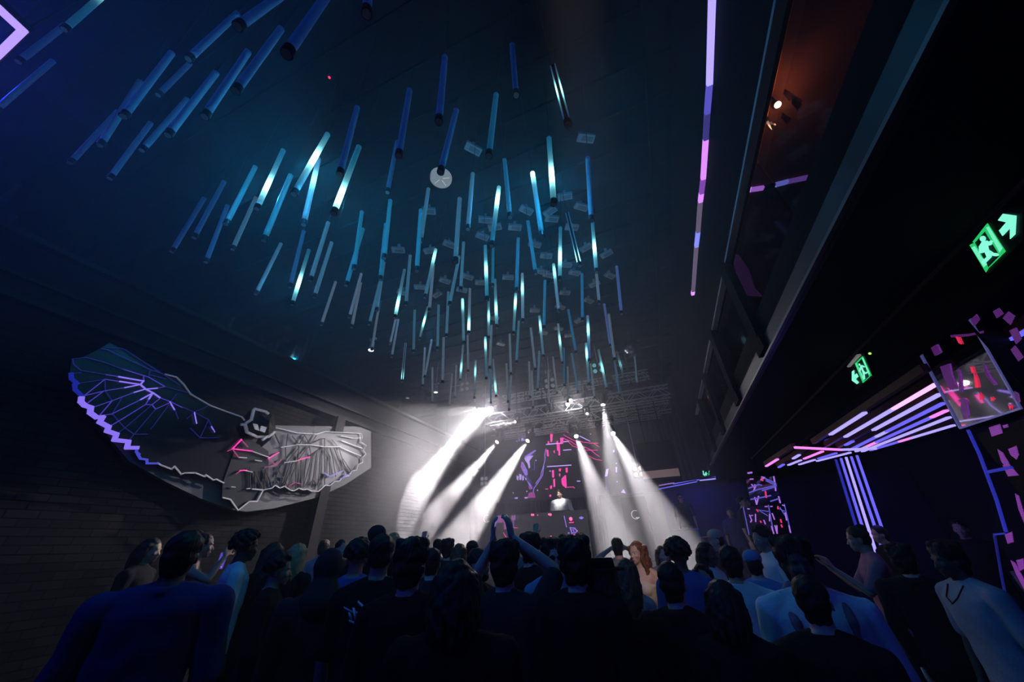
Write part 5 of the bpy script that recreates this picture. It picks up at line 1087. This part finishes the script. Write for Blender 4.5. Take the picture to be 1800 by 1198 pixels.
C_(1103, 1009, 2.75, 'woman with long straight light brown hair seen from behind, bare arms', 170, hair='long', hc='auburn', top='black', sleeve='strap', fem=True, vox=.009)
C_(1166, 976, 4.4, 'man with brown hair looking toward the camera right of the curly-haired woman', 20, hair='bob', hc='auburn', skin='fair', top='grey', eyes=True)
C_(1193, 976, 2.8, 'person with round black curly hair, right of the stage beams', 175, hair='afro', hc='black', skin='deep', top='blue')
C_(1184, 1026, 1.85, 'dark rounded head and black shoulders in front of the curly-haired pair', 165, hair='short', hc='black', top='black', sleeve='hood', bulk=1.05, vox=.009)
C_(1237, 1017, 2.6, 'long dark-haired woman facing the camera in an open jacket over white', 5, hair='long', hc='black', skin='tan', top='navy', sleeve='jacket', fem=True, eyes=True, extra=ex_necklace)
C_(1246, 974, 3.3, 'dark-haired woman in profile with white collar, in front of the capped man', 60, hair='bob', hc='black', skin='deep', top='white', fem=True)
C_(1257, 950, 4.2, 'man in a cap with orange-lit face looking left', -70, hair='short', hc='brown', skin='fair', top='char', extra=ex_cap('cream', True))
C_(1288, 990, 2.2, 'person with short black hair and white shirt seen from behind at right', 170, hair='short', hc='black', skin='tan', top='white', vox=.009)
C_(1326, 992, 2.7, 'person in pale blue beanie and light blue top', 175, hair='short', hc='black', top='sky', extra=ex_cap('sky', False))
C_(1338, 948, 3.2, 'man in white T-shirt looking left before the screen totem', -60, hair='curly', hc='black', skin='tan', top='white', turn=.2, eyes=True)
C_(1402, 990, 1.45, 'large man in white T-shirt and open pinkish vest, dark head, right foreground', 10, hair='messy', hc='black', skin='deep', top='white', extra=ex_towel, bulk=1.12, vox=.009)
C_(1284, 1085, 1.5, 'dark low head and black shoulders left of the large white T-shirt man', 165, hair='bob', hc='black', top='black', sleeve='long', fem=True, vox=.009)
C_(1463, 1138, 1.15, 'nearest dark head rising at the bottom edge, before the pinkish vest', 170, hair='short', hc='black', top='black', hh=1.5, vox=.009)
C_(1507, 948, 2.6, 'man in dusty pink T-shirt in profile looking left with phone in hand', -80, hair='bun', hc='black', skin='tan', top='pink', ra='phone', la='phone', handvox=True)
C_(1545, 940, 3.6, 'pale blurred person below the violet light column', -60, hair='short', hc='brown', top='black')
C_(1590, 985, 1.9, 'black silhouette between the pink and the grey T-shirt men', 170, hair='messy', hc='black', top='black', sleeve='hood', bulk=1.15, vox=.009)
C_(1664, 985, 1.55, 'man in a pale grey T-shirt looking left at the right edge', -55, hair='messy', hc='black', skin='deep', top='pale', extra=ex_chain, bulk=1.1, vox=.009)
C_(1688, 930, 3.2, 'person with red-lit face and necklace behind the grey T-shirt man', -10, hair='short', hc='black', skin='tan', top='black', extra=ex_necklace, eyes=True)
C_(1305, 884, 6.46, 'man in black T-shirt standing high on a riser beside the screen totem', 60, z0=.75, hair='short', hc='black', skin='fair', top='black', pants='grey')
C_(1283, 902, 6.9, 'shadowy person in blue light left of the man on the riser', 0, z0=.75, hair='short', hc='black', skin='tan', top='navy')
C_(1199, 887, 8.05, 'man with glasses in black on the far platform right of the stage', 0, z0=1.25, hair='short', hc='black', skin='tan', top='black', extra=ex_glasses)
# the disc jockey
P_ = at_y(984, 869, 11.65)
person('disc jockey in a white T-shirt behind the grey booth', P_[0], 11.65, math.radians(-10), 1.90, P_[2] - 1.665 * 1.90 / 1.78, hair='messy', hc='black', skin='fair', top='white', la='deck', ra='deck', eyes=True, handvox=True, bulk=1.25)
b = bm_new(); box2(b, (P_[0] - .8, 11.4, 1.0), (P_[0] + .8, 12.1, max(1.26, P_[2] - 1.665 * 1.90 / 1.78))); struct('dj_riser_floor', b, stage_m)

# phone held up at left, phone at right
_h = PEOPLE['woman in dark sequinned top raising a drink behind the big man']
_q = Matrix.Rotation(_h.rotation_euler.z, 3, 'Z') @ (Vector((.045, -.235, 1.51)) * _h.scale[0]) + Vector(_h.location); pc = np.array(_q)
t = thing('smartphone', 'lit smartphone held up at left showing a tiny concert picture', 'phone', pc)
R = RW.T
rx = Vector(RW @ np.array([1, 0, 0])); ru = Vector((0, .05, 1)).normalized(); rn = rx.cross(ru).normalized(); rx = ru.cross(rn)
def quad(bm, c, w_, h_, th=.008, dx=0, dz=0, off=0):
    c = Vector(c) + rx * dx + ru * dz - rn * (-off)
    prism(bm, [c - rx * w_ / 2 - ru * h_ / 2, c + rx * w_ / 2 - ru * h_ / 2, c + rx * w_ / 2 + ru * h_ / 2, c - rx * w_ / 2 + ru * h_ / 2], -rn * th, 1)
sgn = 1 if rn.dot(Vector(CP) - Vector(pc)) > 0 else -1
b = bm_new(); quad(b, pc, .10, .19); obj('case', b, black, t)
b = bm_new(); quad(b, pc, .092, .176, .001, off=.002 * sgn); obj('screen', b, glow('phone_screen', (.10, .07, .5), .9), t)
b = bm_new(); quad(b, pc, .05, .03, .001, 0, -.03, .004 * sgn); quad(b, pc, .022, .05, .001, 0, .01, .004 * sgn); obj('screen_figure', b, glow('phone_orange', (1.0, .45, .25), 1.1), t)
b = bm_new()
for k in range(4): quad(b, pc, .008, .006, .001, -.03 + k * .018, -.066, .004 * sgn)
quad(b, pc, .03, .006, .001, .02, .066, .004 * sgn); obj('screen_buttons', b, glow('phone_white', (1, 1, 1), 1.5), t)
